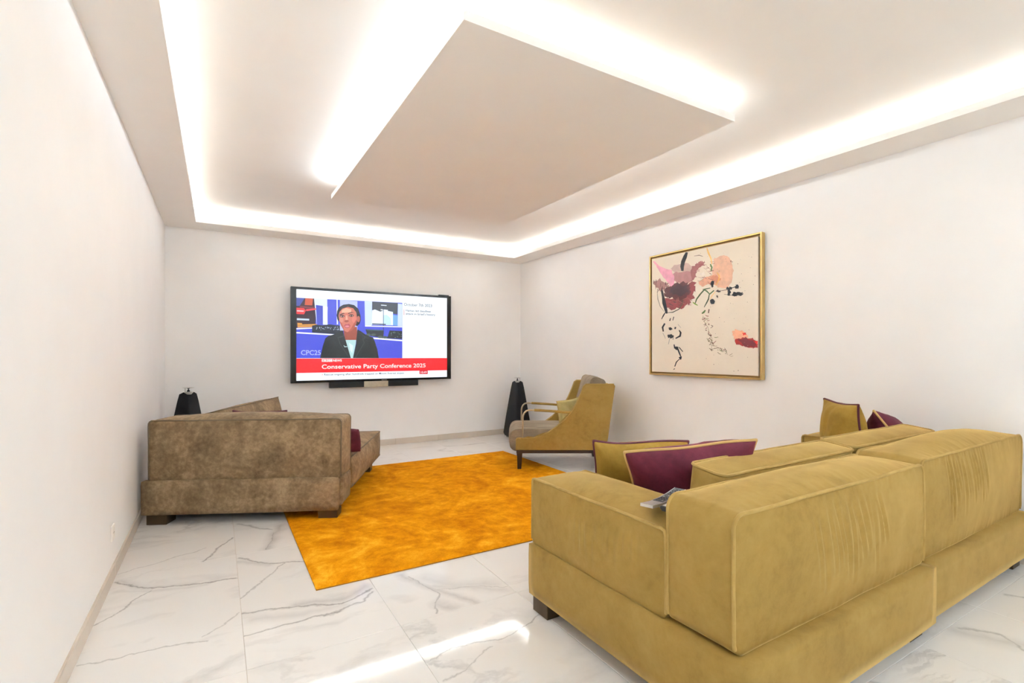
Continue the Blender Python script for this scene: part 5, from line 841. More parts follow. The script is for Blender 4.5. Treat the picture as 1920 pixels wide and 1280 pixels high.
# ------------------------------------------------------------------ room shell
def struct(o): o['kind'] = 'structure'; return o
floor = struct(box('floor', XL-.1, XR+.1, YF-.1, YB+.1, -.12, -.004, M_grout))
xs = [XL, .098]+[.098+.6235*i for i in range(1, 7)]+[XR]
ys = [.93+1.285*i for i in range(-3, 6)]; ys = [YF]+[y for y in ys if YF+.05 < y < YB-.05]+[YB]
tile_cache = {}
for i in range(len(xs)-1):
    for j in range(len(ys)-1):
        w_, l_ = xs[i+1]-xs[i], ys[j+1]-ys[j]; key = (round(w_, 3), round(l_, 3)); g_ = .0009
        if key not in tile_cache:
            bm = bmesh.new(); add_box(bm, g_, w_-g_, g_, l_-g_, -.010, 0, .0008, 1)
            me = bpy.data.meshes.new('tile'); bmesh.ops.recalc_face_normals(bm, faces=bm.faces); bm.to_mesh(me); bm.free(); me.materials.append(M_marble[()]); tile_cache[key] = me
        o = bpy.data.objects.new('tile', tile_cache[key]); C.objects.link(o); o.location = (xs[i], ys[j], 0); o.parent = floor
        x0_, x1_, y0_, y1_ = xs[i], xs[i+1], ys[j], ys[j+1]
        own = tuple(v for v in VEINS if x0_ < (v[0]+v[2])/2 < x1_ and y0_-.02 < (v[1]+v[3])/2 < y1_+.02)
        if own:
            if own not in M_marble: M_marble[own] = marble(own)
            o.material_slots[0].link = 'OBJECT'; o.material_slots[0].material = M_marble[own]
struct(box('wall_left', XL-.12, XL, YF, YB, -.02, ZC+.05, M_wall))
struct(box('wall_right', XR, XR+.12, YF, YB, -.02, ZC+.05, M_wall))
struct(box('wall_back', XL-.12, XR+.12, YB, YB+.12, -.02, ZC+.05, M_wall))
struct(box('wall_front', XL-.12, XR+.12, YF-.12, YF, -.02, ZC+.05, M_wall))
struct(box('ceiling', XL-.12, XR+.12, YF-.12, YB+.12, ZC, ZC+.1, M_ceil))
# dropped border (tray) with upstanding lip that hides the light strips
bm = bmesh.new(); T = .013; UPL = .048
def ring(bm, z0, z1, ox0, ox1, oy0, oy1, ix0, ix1, iy0, iy1):
    O = [(ox0, oy0), (ox1, oy0), (ox1, oy1), (ox0, oy1)]; I = [(ix0, iy0), (ix1, iy0), (ix1, iy1), (ix0, iy1)]
    vo = [[bm.verts.new((x, y, z)) for x, y in O] for z in (z0, z1)]; vi = [[bm.verts.new((x, y, z)) for x, y in I] for z in (z0, z1)]
    for k in range(4):
        q = (k+1) % 4
        bm.faces.new((vo[0][k], vi[0][k], vi[0][q], vo[0][q])); bm.faces.new((vo[1][k], vo[1][q], vi[1][q], vi[1][k]))
        bm.faces.new((vo[0][k], vo[0][q], vo[1][q], vo[1][k])); bm.faces.new((vi[0][k], vi[1][k], vi[1][q], vi[0][q]))
ring(bm, ZS, ZS+T, XL+.001, XR-.001, YF+.001, YB-.001, LX0, LX1, LY0, LY1)
ring(bm, ZS+T, ZS+UPL, LX0-T, LX1+T, LY0-T, LY1+T, LX0, LX1, LY0, LY1)
tray = struct(obj('trim_1', bm, M_ceil)); tray['label'] = 'dropped plaster border of the ceiling with light cove'
for (a0, a1, b0, b1) in ((LX0, LX1, LY1+.09, LY1+.11), (LX0, LX1, LY0-.11, LY0-.09), (LX0-.11, LX0-.09, LY0, LY1), (LX1+.09, LX1+.11, LY0, LY1)):
    box('light_strip', a0, a1, b0, b1, ZC-.052, ZC-.046, M_led, tray); box('strip_carrier', a0+.002, a1-.002, b0+.002, b1-.002, ZS+T, ZC-.052, M_ceil, tray)
bm = bmesh.new(); add_box(bm, PX0, PX1, PY0, PY1, ZS, ZS+T)
ring(bm, ZS+T, ZS+UPL-.004, PX0, PX1, PY0, PY1, PX0+T, PX1-T, PY0+T, PY1-T)
add_box(bm, PX0+.30, PX1-.30, PY0+.30, PY1-.30, ZS+T, ZC)
pan = struct(obj('trim_2', bm, M_ceil)); pan['label'] = 'floating rectangular ceiling panel with glowing edges'
for (a0, a1, b0, b1) in ((PX0+.08, PX1-.08, PY0+.09, PY0+.11), (PX0+.08, PX1-.08, PY1-.11, PY1-.09), (PX0+.09, PX0+.11, PY0+.12, PY1-.12), (PX1-.11, PX1-.09, PY0+.12, PY1-.12)):
    box('light_strip', a0, a1, b0, b1, ZC-.052, ZC-.046, M_led, pan); box('strip_carrier', a0+.002, a1-.002, b0+.002, b1-.002, ZS+T, ZC-.052, M_ceil, pan)
for lx in (0.4, 2.9):  # frames for the added fill lamps
    o = struct(box('trim_3', lx-.52, lx+.52, -2.5, -1.4, ZS-.0125, ZS-.001, M_plastic)); o['label'] = 'frame of an added fill lamp, unseen behind the camera'
# skirting of marble strips
def skirting(name, p0, p1, n_, cuts):
    root = struct(empty(name, (0, 0, 0)))
    d = Vector((p1[0]-p0[0], p1[1]-p0[1])); L_ = d.length; d.normalize(); n_ = Vector(n_)
    cs = [0]+[c for c in cuts if 0 < c < L_]+[L_]
    for a0, a1 in zip(cs, cs[1:]):
        A = Vector(p0)+d*(a0+.0008); B = Vector(p0)+d*(a1-.0008); Bn = B+n_*.011
        box('tile', min(A.x, Bn.x), max(A.x, Bn.x), min(A.y, Bn.y), max(A.y, Bn.y), 0.0006, .078, M_skirt_shaded, root, .0015, 1)
    # pale sealant bead on top
    A = Vector(p0); Bn = Vector(p1)+n_*.009
    box('sealant', min(A.x, Bn.x), max(A.x, Bn.x), min(A.y, Bn.y), max(A.y, Bn.y), .078, .0795, M_skirt_shaded, root)
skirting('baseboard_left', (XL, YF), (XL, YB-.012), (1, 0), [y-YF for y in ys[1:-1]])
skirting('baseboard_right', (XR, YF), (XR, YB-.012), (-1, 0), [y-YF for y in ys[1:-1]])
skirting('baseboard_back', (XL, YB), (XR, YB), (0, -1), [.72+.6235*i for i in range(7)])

# ------------------------------------------------------------------ rug
def rug_mat():
    a = NT('saffron_pile'); v = a.coord()
    n1 = a.noise(2.5, 6, .66, 1.2, v); n2 = a.noise(13, 5, .7, .3, v); n3 = a.noise(120, 2, .6, 0, v)
    f = a.math('ADD', a.math('ADD', a.math('MULTIPLY', n1, .55), a.math('MULTIPLY', n2, .33)), a.math('MULTIPLY', n3, .12))
    a.set(Base_Color=a.ramp(f, [(.38, lin((176, 96, 2))), (.475, lin((204, 126, 6))), (.54, lin((222, 144, 12))), (.64, lin((242, 178, 44)))]), Roughness=.95)
    a.b.inputs['Sheen Weight'].default_value = .2; a.b.inputs['Sheen Tint'].default_value = lin((240, 165, 20)); a.b.inputs['Specular IOR Level'].default_value = .05
    a.bump(a.math('ADD', a.noise(300, 2, .7, 0, v), a.math('MULTIPLY', n2, 3)), .5, .006)
    return a.m
M_rug = rug_mat(); M_rug_edge = plain('rug_binding', (160, 108, 22), .95, bump=.4, scale=40)
RX0, RX1, RY0, RY1 = .445, 3.115, 2.765, 5.455
rug = tag(empty('area_rug', ((RX0+RX1)/2, (RY0+RY1)/2, .0005)), 'large saffron yellow mottled rug on the marble floor', 'rug')
def rug_top():
    bm = bmesh.new(); W, L_ = (RX1-RX0)/2, (RY1-RY0)/2; n = 110
    G = [[None]*(n+1) for _ in range(n+1)]
    for i in range(n+1):
        for j in range(n+1):
            u, v = -1+2*i/n, -1+2*j/n
            u = math.copysign(abs(u)**.9, u); v = math.copysign(abs(v)**.9, v)
            x, y = u*W, v*L_; e = min(W-abs(x), L_-abs(y)); z = .016*min(1, .35+(e/.02)**.5*.65)+.0012*noise.noise(Vector((x*14, y*14, 0)))+.0012*noise.noise(Vector((x*40, y*40, 3)))
            if e < 1e-4:
                q = noise.noise(Vector((x*35, y*35, 1)))*.003; x += q; y += q
            G[i][j] = bm.verts.new((x, y, z))
    for i in range(n):
        for j in range(n): bm.faces.new((G[i][j], G[i+1][j], G[i+1][j+1], G[i][j+1]))
    return bm
obj('pile', rug_top(), M_rug, rug, smooth=180)
box('binding', -(RX1-RX0)/2, (RX1-RX0)/2, -(RY1-RY0)/2, (RY1-RY0)/2, 0, .0062, M_rug_edge, rug)

# ------------------------------------------------------------------ olive velvet sofa (back towards the camera)
GA = math.radians(.5)
gs = tag(empty('sofa', (1.318, .900, 0), GA), 'large olive green velvet sofa seen from behind, nearest the camera', 'sofa')
def foot(root, x, y, w=.12, d=.12, h=.075, z0=.0006, mat=None):
    o = box('foot', x, x+w, y, y+d, z0, h, mat or M_foot, root, .003, 1); return o
def plinth(root, name, x0, x1, y0, y1, z0, z1, mat, pipe, seed):
    return padded(name, (x0, y0, z0), (x1, y1, z1), 1, mat, root, r=.008, bulge=(.004, .004, .004, .004, .002, .002), res=.05, wav=.003, pipe_r=0, seed=seed, pucker=0, pw=4)
plinth(gs, 'base', 0, 1.372, 0, 1.145, .075, .322, M_green, M_green_pipe, 1)
plinth(gs, 'base', 1.374, 2.762, .022, 1.145, .075, .322, M_green, M_green_pipe, 2)
rnd = random.Random(3)
def fold_set(face, sgn, xs0, xs1, z0, z1, n_, dp, lean=.0):
    r = []
    for k in range(n_):
        x = xs0+(xs1-xs0)*(k+rnd.uniform(-.3, .3)+.5)/n_; a = z1-rnd.uniform(0, .06); b_ = z0+rnd.uniform(0, .14)
        r.append((face, sgn, x+lean*rnd.uniform(.6, 1.2), a, x, b_, rnd.uniform(.007, .013), dp*rnd.uniform(.6, 1.5)))
    return r
F1 = fold_set(1, -1, .48, .98, .38, .72, 14, .0046, -.05)
F2 = fold_set(1, -1, 1.66, 2.15, .45, .76, 14, .0042, -.03)
padded('backrest', (.022, .046, .322), (1.366, .300, .757), 1, M_green, gs, openb=True, pipe_r=.0065, r=.045, bulge=(.022, .008, .024, .004, 0, .042), pw=2.2, res=.0075, folds=F1, seed=3, pipe_mat=M_green_pipe)
padded('backrest', (1.376, .060, .322), (2.755, .320, .768), 1, M_green, gs, openb=True, pipe_r=.0065, r=.045, bulge=(.008, 0, .024, .004, 0, .058), pw=2.0, res=.0075, folds=F2, seed=4, pipe_mat=M_green_pipe)
FA = fold_set(0, -1, .42, .82, .36, .60, 11, .0046, 0)
FA = [(0, -1, a, z, a2, z2, w, d) for (_, _, a, z, a2, z2, w, d) in FA]
padded('armrest', (.020, .304, .322), (.335, 1.140, .637), 0, M_green, gs, openb=True, pipe_r=.0065, r=.018, bulge=(.020, .015, 0, .02, 0, .040), res=.0085, folds=FA, seed=5, pipe_mat=M_green_pipe)
padded('armrest', (2.42, .325, .322), (2.755, 1.140, .645), 0, M_green, gs, openb=True, r=.02, bulge=(.015, 0, 0, .02, 0, .036), res=.025, seed=6, pipe_mat=M_green_pipe)
padded('seat_cushion', (.350, .322, .322), (1.36, 1.17, .425), 2, M_green, gs, r=.04, bulge=(.008, .005, 0, .02, 0, .03), res=.04, seed=7, pipe_mat=M_green_pipe)
padded('seat_cushion', (1.368, .342, .322), (2.40, 1.17, .425), 2, M_green, gs, r=.04, bulge=(.005, .008, 0, .02, 0, .03), res=.04, seed=8, pipe_mat=M_green_pipe)
# loose back cushions leaning on the backrests
def lean_cushion(x0, x1, y, z0, hgt, th, ang, seed):
    return padded('back_cushion', (-(x1-x0)/2, -th/2, -hgt/2), ((x1-x0)/2, th/2, hgt/2), 2, M_green, gs, r=.035, bulge=(.01, .01, .03, .03, 0, .016), res=.025,
                  seed=seed, pipe_mat=M_green_pipe, loc=((x0+x1)/2, y, z0+hgt/2), rot=(ang, 0, 0), pipes=(0, 1))
lean_cushion(.36, 1.385, .425, .445, .34, .165, .12, 9)
lean_cushion(1.40, 2.40, .445, .445, .345, .165, .12, 10)
for fx, fy in ((.012, 1.005), (.012, .03), (2.62, 1.005), (2.62, .06), (1.25, 1.0), (1.25, .05)): foot(gs, fx, fy)

# scatter cushions on it (az = direction of the cushion's width)
cushion('scatter_cushion', .50, .40, .20, M_green_dk, M_plum_pipe, (1.93, 1.93, .598), math.radians(-27), math.radians(14), math.radians(1),
        'olive cushion with plum cord, behind the plum one by the left sofa arm', 'cushion', seed=1)
cushion('scatter_cushion', .575, .42, .19, M_plum, M_gold_pipe, (1.885, 1.555, .648), math.radians(-31), math.radians(24), math.radians(-7.5),
        'plum cushion with gold cord leaning behind the remote controls', 'cushion', seed=2)
cushion('scatter_cushion', .40, .48, .22, M_green_dk, M_plum_pipe, (3.50, 1.66, .690), math.radians(56), math.radians(-8), math.radians(0),
        'olive cushion with plum cord standing upright at the far right of the green sofa', 'cushion', seed=3)
cushion('scatter_cushion', .44, .42, .22, M_plum, M_gold_pipe, (3.79, 1.50, .655), math.radians(40), math.radians(-34), math.radians(24),
        'plum cushion with gold cord slumped at the far right of the green sofa', 'cushion', seed=4)

# remote controls on the left arm
def remote_silver():
    root = tag(empty('remote_control', (1.470, 1.335, .681), math.radians(17)), 'slim silver bent remote control with black keypad on the sofa arm', 'remote')
    prof = [(-.145, .012), (-.07, .003), (.0, .001), (.07, .003), (.145, .010)]
    bm = bmesh.new(); wd = .024
    def slab(bm, pr, y0, y1, t0, t1):
        rows = []
        for x, z in pr: rows.append([bm.verts.new((x, y0, z+t0)), bm.verts.new((x, y1, z+t0)), bm.verts.new((x, y1, z+t1)), bm.verts.new((x, y0, z+t1))])
        for a, b_ in zip(rows, rows[1:]):
            for k in range(4): bm.faces.new((a[k], a[(k+1) % 4], b_[(k+1) % 4], b_[k]))
        bm.faces.new(rows[0][::-1]); bm.faces.new(rows[-1])
    slab(bm, prof, -wd, wd, 0, .011); obj('body', bm, M_chrome, root)
    bm = bmesh.new(); p2 = [(-.055, .0026), (.0, .001), (.07, .003), (.143, .0098)]
    slab(bm, p2, -wd+.004, wd-.004, .010, .0118); kp = obj('keypad', bm, M_blackplastic, root); kp['label'] = 'black key area'
    for i in range(9):
        for j in range(3):
            x = -.04+i*.020; z = (.0018 if x < .06 else .003+(x-.06)*.09)+.0118
            box('key', x-.003, x+.003, -.011+j*.011-.002, -.011+j*.011+.002, z-.001, z+.0012, M_chrome if (i+j) % 5 == 0 else M_blackplastic, kp)
remote_silver()
r2 = tag(empty('remote_control', (1.450, 1.262, .694), math.radians(15)), 'black remote control half hidden behind the green backrest corner', 'remote')
bm = bmesh.new(); add_prism(bm, [(-.02, 0), (-.012, -.009), (.012, -.009), (.02, 0), (.02, .006), (.014, .009), (-.014, .009), (-.02, .006)], -.085, .085, 'x', .002, 1)
obj('body', bm, M_blackplastic, r2, smooth=40)
box('screen', -.078, -.05, -.012, .012, .0088, .0096, M_chrome, r2)
for i in range(8):
    for j in range(3): box('key', -.035+i*.014-.003, -.035+i*.014+.003, -.010+j*.01-.002, -.010+j*.01+.002, .0085, .0105, M_chrome if (i*j) % 3 == 1 else M_black, r2)

# ------------------------------------------------------------------ taupe chaise sofa in the left corner
BA = math.radians(-25.8)
bs = tag(empty('chaise_sofa', (-.478, 4.446, 0), BA), 'taupe mottled suede chaise sofa with its back to the camera by the left wall', 'sofa')
plinth(bs, 'base', 0, 1.385, 0, .06, .075, .320, M_brown, M_brown_pipe, 11)
box('platform', .06, 1.33, .06, 1.58, .075, .150, M_dark, bs)
padded('backrest', (.035, .030, .300), (1.402, .33, .755), 1, M_brown, bs, openb=True, pipe_r=.005, r=.03, bulge=(.016, .012, .022, .02, 0, .038), res=.02, seed=12, pipe_mat=M_brown_pipe)
padded('end_panel', (1.32, .065, .095), (1.402, .33, .305), 1, M_brown, bs, r=.01, bulge=(0, .008, 0, .008, 0, 0), res=.03, seed=13, pipe_r=0, pucker=0)
padded('seat_cushion', (.40, .340, .150), (1.400, 1.69, .400), 2, M_brown, bs, r=.03, pipe_r=.005, bulge=(0, .035, 0, .03, 0, .085), pw=2.2, res=.025, seed=14, pipe_mat=M_brown_pipe,
       folds=[(0, 1, .55+.09*k, .40, .55+.09*k+rnd.uniform(-.01, .01), .18, .008, .0035) for k in range(12)])
padded('side_backrest', (.03, .340, .150), (.25, 1.56, .600), 0, M_brown, bs, r=.04, bulge=(.01, .01, 0, .02, 0, .02), res=.03, seed=15, pipe_mat=M_brown_pipe)
padded('back_cushion', (-.09, -.60, -.19), (.09, .60, .19), 2, M_brown, bs, r=.03, bulge=(.02, .03, .02, .02, 0, .012), res=.025, seed=16, pipe_mat=M_brown_pipe, pipe_r=.005,
       loc=(.335, .985, .585), rot=(0, math.radians(-13), 0), pipes=(0, 1))
for fx, fy in ((.03, .012), (1.24, .012), (1.20, 1.44), (.06, 1.44)): foot(bs, fx, fy, .14, .12, .075, .0006 if fx < .5 and fy < 1 else (.0175 if fx > .5 else .0006))
R_b = Matrix.Rotation(BA, 4, 'Z')
def bl(x, y, z): return tuple(Matrix.Translation((-.478, 4.446, 0)) @ R_b @ Vector((x, y, z)))
cushion('scatter_cushion', .43, .36, .15, M_plum, M_plum_pipe, bl(.645, .50, .602), BA, math.radians(14), 0,
        'plum cushion whose top edge shows over the taupe sofa back', 'cushion', seed=6)
cushion('scatter_cushion', .40, .20, .15, M_plum, M_plum, bl(1.240, .47, .520), BA, math.radians(18), 0,
        'plum cushion peeking out at the right end of the taupe sofa back', 'cushion', seed=7, pinch=-.05, pipe_r=.003)

# ------------------------------------------------------------------ armchair
AY = -YAW
ch = tag(empty('armchair', (2.674, 4.506, 0), AY), 'olive wing armchair with taupe seat and metal arm loops', 'armchair')
prof = [(.039, .221), (.041, .331), (.052, .347), (.074, .3515), (.171, .347), (.232, .355), (.303, .3735), (.391, .415), (.479, .4765), (.567, .551), (.633, .6305), (.681, .714), (.725, .815), (.756, .899), (.783, .921), (1.0775, .921), (1.0925, .899), (1.051, .6217), (1.016, .3576), (.998, .221)]
for y0, y1 in ((0, .05), (.75, .80)):
    bm = bmesh.new(); add_prism(bm, prof, y0, y1, 'y', .012, 3)
    sp = obj('side_panel', bm, M_green, ch, smooth=40)
    bm = bmesh.new()
    yy = y0+.002 if y0 == 0 else y1-.002
    add_tube(bm, [(x, yy, z) for x, z in prof[1:16]], .005, sides=6); obj('piping', bm, M_green_pipe, sp, smooth=60)
bm = bmesh.new(); add_prism(bm, [(.945, .221), (1.035, .905), (1.085, .905), (.995, .221)], .045, .755, 'y', .01, 2)
obj('back_panel', bm, M_green, ch, smooth=40)
box('front_rail', .05, .085, .05, .75, .221, .30, M_green, ch, .008)
bm = bmesh.new(); add_box(bm, .047, .99, .012, .788, .186, .221, .002, 1); obj('seat_frame', bm, M_wood, ch)
def leg(x, y, dx, dz0=.0006, top=.187):
    bm = bmesh.new(); a, b_ = .028, .020
    vs = []
    for z, r, ox in ((dz0, b_, dx), (top, a, 0)):
        vs.append([bm.verts.new((x+ox+sx*r, y+sy*r, z)) for sx, sy in ((-1, -1), (1, -1), (1, 1), (-1, 1))])
    bm.faces.new(vs[0][::-1]); bm.faces.new(vs[1])
    for k in range(4): bm.faces.new((vs[0][k], vs[0][(k+1) % 4], vs[1][(k+1) % 4], vs[1][k]))
    obj('leg', bm, M_wood, ch)
leg(.082, .045, -.004, .0175); leg(.082, .755, -.004, .0006); leg(.950, .045, .04); leg(.950, .755, .04)
padded('seat_cushion', (-.020, .055, .205), (.76, .745, .432), 1, M_seat, ch, r=.075, bulge=(.015, 0, .006, .006, 0, .034), res=.02, seed=21, pipe_mat=M_seat, pipe_r=.004)
padded('back_cushion', (-.085, -.345, -.27), (.075, .345, .275), 1, M_seat, ch, r=.05, bulge=(.03, .01, 0, 0, 0, .012), res=.02, seed=22, pipe_r=.004, loc=(.862, .40, .712), rot=(0, math.radians(15), 0))
for ay in (.03, .77):
    pts = [(.115, .345), (.115, .52), (.1155, .56), (.121, .59), (.133, .615), (.153, .634), (.188, .6435), (.30, .638), (.45, .628), (.645, .614)]
    bm = bmesh.new(); add_tube(bm, [(x, ay, z) for x, z in pts], .0095, sides=10)
    al = obj('arm_loop', bm, M_champ, ch, smooth=60)
    bm = bmesh.new(); add_tube(bm, [(.237, ay, .642), (.245, ay, .642), (.30, ay, .639), (.45, ay, .629), (.60, ay, .618), (.628, ay, .616)], .0165, sides=10, flat=(1.25, .85))
    p_ = obj('arm_pad', bm, M_green, al, smooth=60)
R_c = Matrix.Rotation(AY, 4, 'Z')
def cl(x, y, z): return tuple(Matrix.Translation((2.674, 4.506, 0)) @ R_c @ Vector((x, y, z)))
cushion('lumbar_cushion', .30, .29, .13, velvet('pale_olive_linen', (176, 160, 98), (196, 180, 120), (210, 196, 142), 6), M_green_pipe, cl(.645, .33, .582), AY+math.radians(28), math.radians(-12), math.radians(-7),
        'small pale olive cushion on the armchair seat', 'cushion', seed=9, pipe_r=.003)

# ------------------------------------------------------------------ loudspeakers
def speaker(loc, rz, label):
    root = tag(empty('floor_speaker', loc, rz), label, 'speaker', None)
    def R_in(R, rr): return (R-rr)*.5+rr
    def tri(R, z, rr, notch=0, n_=10):
        pts = []
        for k in range(3):
            a = math.pi/2+k*2*math.pi/3
            cx, cy = (R-rr)*math.cos(a), (R-rr)*math.sin(a)
            for j in range(n_):
                b_ = a-math.pi/3+2*math.pi/3*j/(n_-1)
                pts.append((cx+rr*math.cos(b_), cy+rr*math.sin(b_), z+notch))
            b_ = a+math.pi/3; pts.append((R_in(R, rr)*math.cos(b_), R_in(R, rr)*math.sin(b_), z))
        return pts
    bm = bmesh.new(); rings = [tri(.215, .02, .035), tri(.238, .060, .045), tri(.20, .28, .035), tri(.152, .52, .030), tri(.106, .74, .025), tri(.086, .838, .02, -.022)]
    RV = [[bm.verts.new(p) for p in r] for r in rings]
    for a, b_ in zip(RV, RV[1:]):
        m = len(a)
        for k in range(m): bm.faces.new((a[k], a[(k+1) % m], b_[(k+1) % m], b_[k]))
    bm.faces.new(RV[0][::-1])
    obj('grille', bm, M_black, root, smooth=50)
    bm = bmesh.new(); A = [bm.verts.new((x*.985, y*.985, z-.002)) for x, y, z in rings[-1]]; top = bm.verts.new((0, 0, .846))
    for k in range(len(A)): bm.faces.new((A[k], A[(k+1) % len(A)], top))
    obj('top_cap', bm, M_chrome, root, smooth=50)
    bm = bmesh.new(); B0 = [bm.verts.new(p) for p in tri(.19, .0006, .03)]; B1 = [bm.verts.new(p) for p in tri(.19, .021, .03)]
    for k in range(len(B0)): bm.faces.new((B0[k], B0[(k+1) % len(B0)], B1[(k+1) % len(B0)], B1[k]))
    bm.faces.new(B0[::-1]); bm.faces.new(B1); obj('foot_plate', bm, M_blackplastic, root)
    def lathe(name, prof_, mat, cx=0, cy=0):
        bm = bmesh.new(); R_ = []
        for r, z in prof_: R_.append([bm.verts.new((cx+r*math.cos(2*math.pi*k/20), cy+r*math.sin(2*math.pi*k/20), z)) for k in range(20)])
        for a, b_ in zip(R_, R_[1:]):
            for k in range(20): bm.faces.new((a[k], a[(k+1) % 20], b_[(k+1) % 20], b_[k]))
        bm.faces.new(R_[0][::-1]); bm.faces.new(R_[-1]); return obj(name, bm, mat, root, smooth=40)
    lathe('tweeter_cone', [(.016, .838), (.014, .850), (.003, .866), (.004, .868), (.018, .878)], M_blackplastic)
    lathe('lens_disc', [(.004, .876), (.040, .8785), (.055, .882), (.055, .8835), (.003, .8835)], M_chrome)
    lathe('post', [(.0045, .832), (.0045, .880)], M_chrome, -.036, -.01)
    return root
speaker((-.265, 6.25, 0), math.radians(-52), 'black tapering floor speaker in the left corner behind the taupe sofa')
speaker((3.815, 6.27, 0), math.radians(128+20), 'black tapering floor speaker in the right corner beside the armchair')

# ------------------------------------------------------------------ television
SX0, SX1, SZ0, SZ1 = .824, 2.8005, .9095, 2.026; TXc, TZc = (SX0+SX1)/2, (SZ0+SZ1)/2
tv = tag(empty('television', (TXc, 6.53, TZc), 0), 'large wall-mounted flat television showing a news broadcast', 'television')
OX, OZ0, OZ1 = 1.050, .880-TZc, 2.056-TZc
bm = bmesh.new(); add_box(bm, -OX, OX, .006, .060, OZ0, OZ1, .004, 2); obj('casing', bm, plain('tv_metal', (44, 46, 50), .35, .6), tv, smooth=35)
hx, hz = (SX1-SX0)/2, (SZ1-SZ0)/2
bm = bmesh.new()
for a in ((-OX, -hx, OZ0, OZ1), (hx, OX, OZ0, OZ1), (-hx, hx, hz, OZ1), (-hx, hx, OZ0, -hz)): add_box(bm, a[0], a[1], -.002, .008, a[2], a[3])
bz = obj('bezel', bm, plain('tv_bezel', (14, 17, 22), .18), tv)
box('maker_mark', .055, .125, -.0028, -.0018, OZ0+.010, OZ0+.016, M_chrome, bz)
box('mount_bracket', -.5, .5, .060, .118, -.25, .25, M_dark, tv)
box('sensor_bar', .865, 1.018, -.001, .03, OZ1-.001, OZ1+.014, M_blackplastic, tv, .002, 1)
SB0, SB1 = .805-TZc, .880-TZc
box('soundbar', 1.212-TXc, 2.377-TXc, .004, .07, SB0, SB1, M_blackplastic, tv, .003, 1)
box('soundbar_grille', 1.64-TXc, 1.957-TXc, .0015, .02, SB0-.002, SB1, plain('silver_mesh', (190, 180, 160), .4, .5, var=.12, scale=20), tv)
EM = {}
def em(c, s=1.0):
    s *= .47; k = (tuple(c), s)
    if k not in EM: EM[k] = emit('screen_colour', c, s)
    return EM[k]
box('screen', -hx, hx, 0, .004, -hz, hz, em((236, 246, 255), 1.0), tv)
scr = [o for o in tv.children if o.name.startswith('screen')][0]
groups = {}
for k, (kind, c, pts) in enumerate(TV_SHAPES):
    groups.setdefault({'vid': 'broadcast_picture', 'v': 'broadcast_picture', 'dot': 'broadcast_picture', 'banner': 'caption_banner', 'tag': 'caption_tag', 'bar': 'caption_tag', 'white': 'caption_tag'}.get(kind, 'presenter_picture'), []).append((k, c, pts))
jobs = []
for nm, items in groups.items():
    jobs += [(nm, [it]) for it in items] if nm == 'caption_tag' else [(nm, items)]
for nm, items in jobs:
    bm = bmesh.new(); mats = []
    for k, c, pts in items:
        m_ = em(c, 1.0)
        if m_ not in mats: mats.append(m_)
        y = -.00012*(k+1)*.12-.0002
        vs = [bm.verts.new((x, y, z)) for x, z in pts]
        try: f = bm.faces.new(vs)
        except ValueError: continue
        f.material_index = mats.index(m_)
    bmesh.ops.recalc_face_normals(bm, faces=bm.faces)
    for f in bm.faces:
        if f.normal.y > 0: f.normal_flip()
    bmesh.ops.triangulate(bm, faces=bm.faces)
    o = obj(nm, bm, mats, scr, normals=False)
def text(name, s, x, z, w, cap, mat, parent, bold=0, y=0, rot=(math.pi/2, 0, 0)):
    cu = bpy.data.curves.new('t', 'FONT'); cu.body = s; cu.size = 1; cu.resolution_u = 3; cu.offset = bold
    to = bpy.data.objects.new('t', cu); C.objects.link(to); dg = bpy.context.evaluated_depsgraph_get(); dg.update()
    me = bpy.data.meshes.new_from_object(to.evaluated_get(dg)); bpy.data.objects.remove(to)
    co = np.array([v.co[:] for v in me.vertices]); x0, x1 = co[:, 0].min(), co[:, 0].max()
    sx = w/(x1-x0); sz = cap/.70
    for v in me.vertices: v.co = ((v.co.x-x0)*sx, v.co.y*sz, 0)
    me.name = name
    return link_mesh(name, me, mat, parent, (x, y, z), rot)
for s, x, z, w, cap, c, b_ in TV_TEXT: text('caption_text', s, x, z, w, cap, em(c), scr, b_, -.0028)

# ------------------------------------------------------------------ framed abstract painting on the right wall
AYc, AZc = 3.236, 1.6565
art = tag(empty('framed_painting', (XR-.055, AYc, AZc), -math.pi/2), 'abstract ink and colour painting in a gilt frame on the right wall', 'painting')
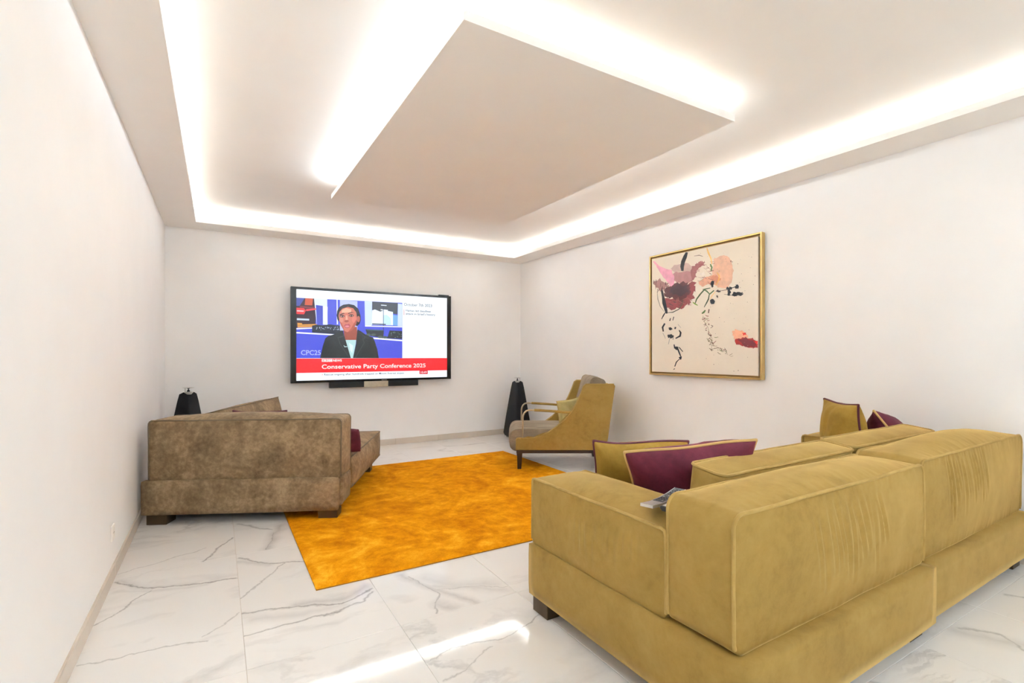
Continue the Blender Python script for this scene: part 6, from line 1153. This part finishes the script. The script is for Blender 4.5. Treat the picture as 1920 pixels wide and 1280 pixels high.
# local x runs to the right as seen from the room (towards -Y), local -y faces the room
HW, HH = .650, .642
for (x0, x1, z0, z1) in ((-HW, -HW+.016, -HH, HH), (HW-.016, HW, -HH, HH), (-HW+.016, HW-.016, HH-.016, HH), (-HW+.016, HW-.016, -HH, -HH+.016)):
    fr = box('frame_rail', x0, x1, 0, .050, z0, z1, M_gold, art, .0025, 1)
    fr['label'] = 'gilt frame rail'
box('frame_rabbet', -HW+.014, HW-.014, .030, .046, -HH+.014, HH-.014, M_goldd, art)
cv = box('canvas', -.616, .614, .006, .030, -.608, .608, plain('canvas_cloth', (236, 226, 210), .8, var=.02, scale=6, bump=.2), art)
PM = {}
def paint(c):
    if c not in PM: PM[c] = plain('paint', c, .6, var=.14, scale=18)
    return PM[c]
def marks(name, items, kind=None):
    bm = bmesh.new(); mats = []
    for k, c, pts in items:
        m_ = paint(c)
        if m_ not in mats: mats.append(m_)
        y = .0058-.000012*k
        f = bm.faces.new([bm.verts.new((max(-.614, min(.612, x)), y, max(-.606, min(.606, z)))) for x, z in pts]); f.material_index = mats.index(m_)
    bmesh.ops.recalc_face_normals(bm, faces=bm.faces)
    for f in bm.faces:
        if f.normal.y > 0: f.normal_flip()
    bmesh.ops.triangulate(bm, faces=bm.faces, ngon_method='EAR_CLIP')
    o = obj(name, bm, mats, cv, normals=False)
    if kind: o['kind'] = kind
small = []
for k, (c, pts) in enumerate(ART):
    ext = max(max(p[0] for p in pts)-min(p[0] for p in pts), max(p[1] for p in pts)-min(p[1] for p in pts))
    if ext > .05: marks('paint_stroke', [(k, c, pts)])
    else: small.append((k, c, pts))
marks('paint_speckles', small, 'stuff')

# ------------------------------------------------------------------ wall socket on the left wall
so = tag(empty('wall_socket', (XL, 3.47, .262), 0), 'white wall socket low on the left wall', 'socket')
box('plate', 0, .008, -.042, .042, -.042, .042, M_plastic, so, .003, 2)
bm = bmesh.new()
R0 = [[bm.verts.new((x, r*math.cos(2*math.pi*k/24), r*math.sin(2*math.pi*k/24))) for k in range(24)] for r, x in ((.030, .008), (.027, .0098), (.021, .0092), (.020, .0084))]
for a, b_ in zip(R0, R0[1:]):
    for k in range(24): bm.faces.new((a[k], a[(k+1) % 24], b_[(k+1) % 24], b_[k]))
bm.faces.new(R0[-1]); obj('socket_ring', bm, M_plastic, so, smooth=40)
for dy in (-.009, .009): box('pin_hole', .008, .0090, dy-.0025, dy+.0025, -.0025, .0025, M_blackplastic, so)
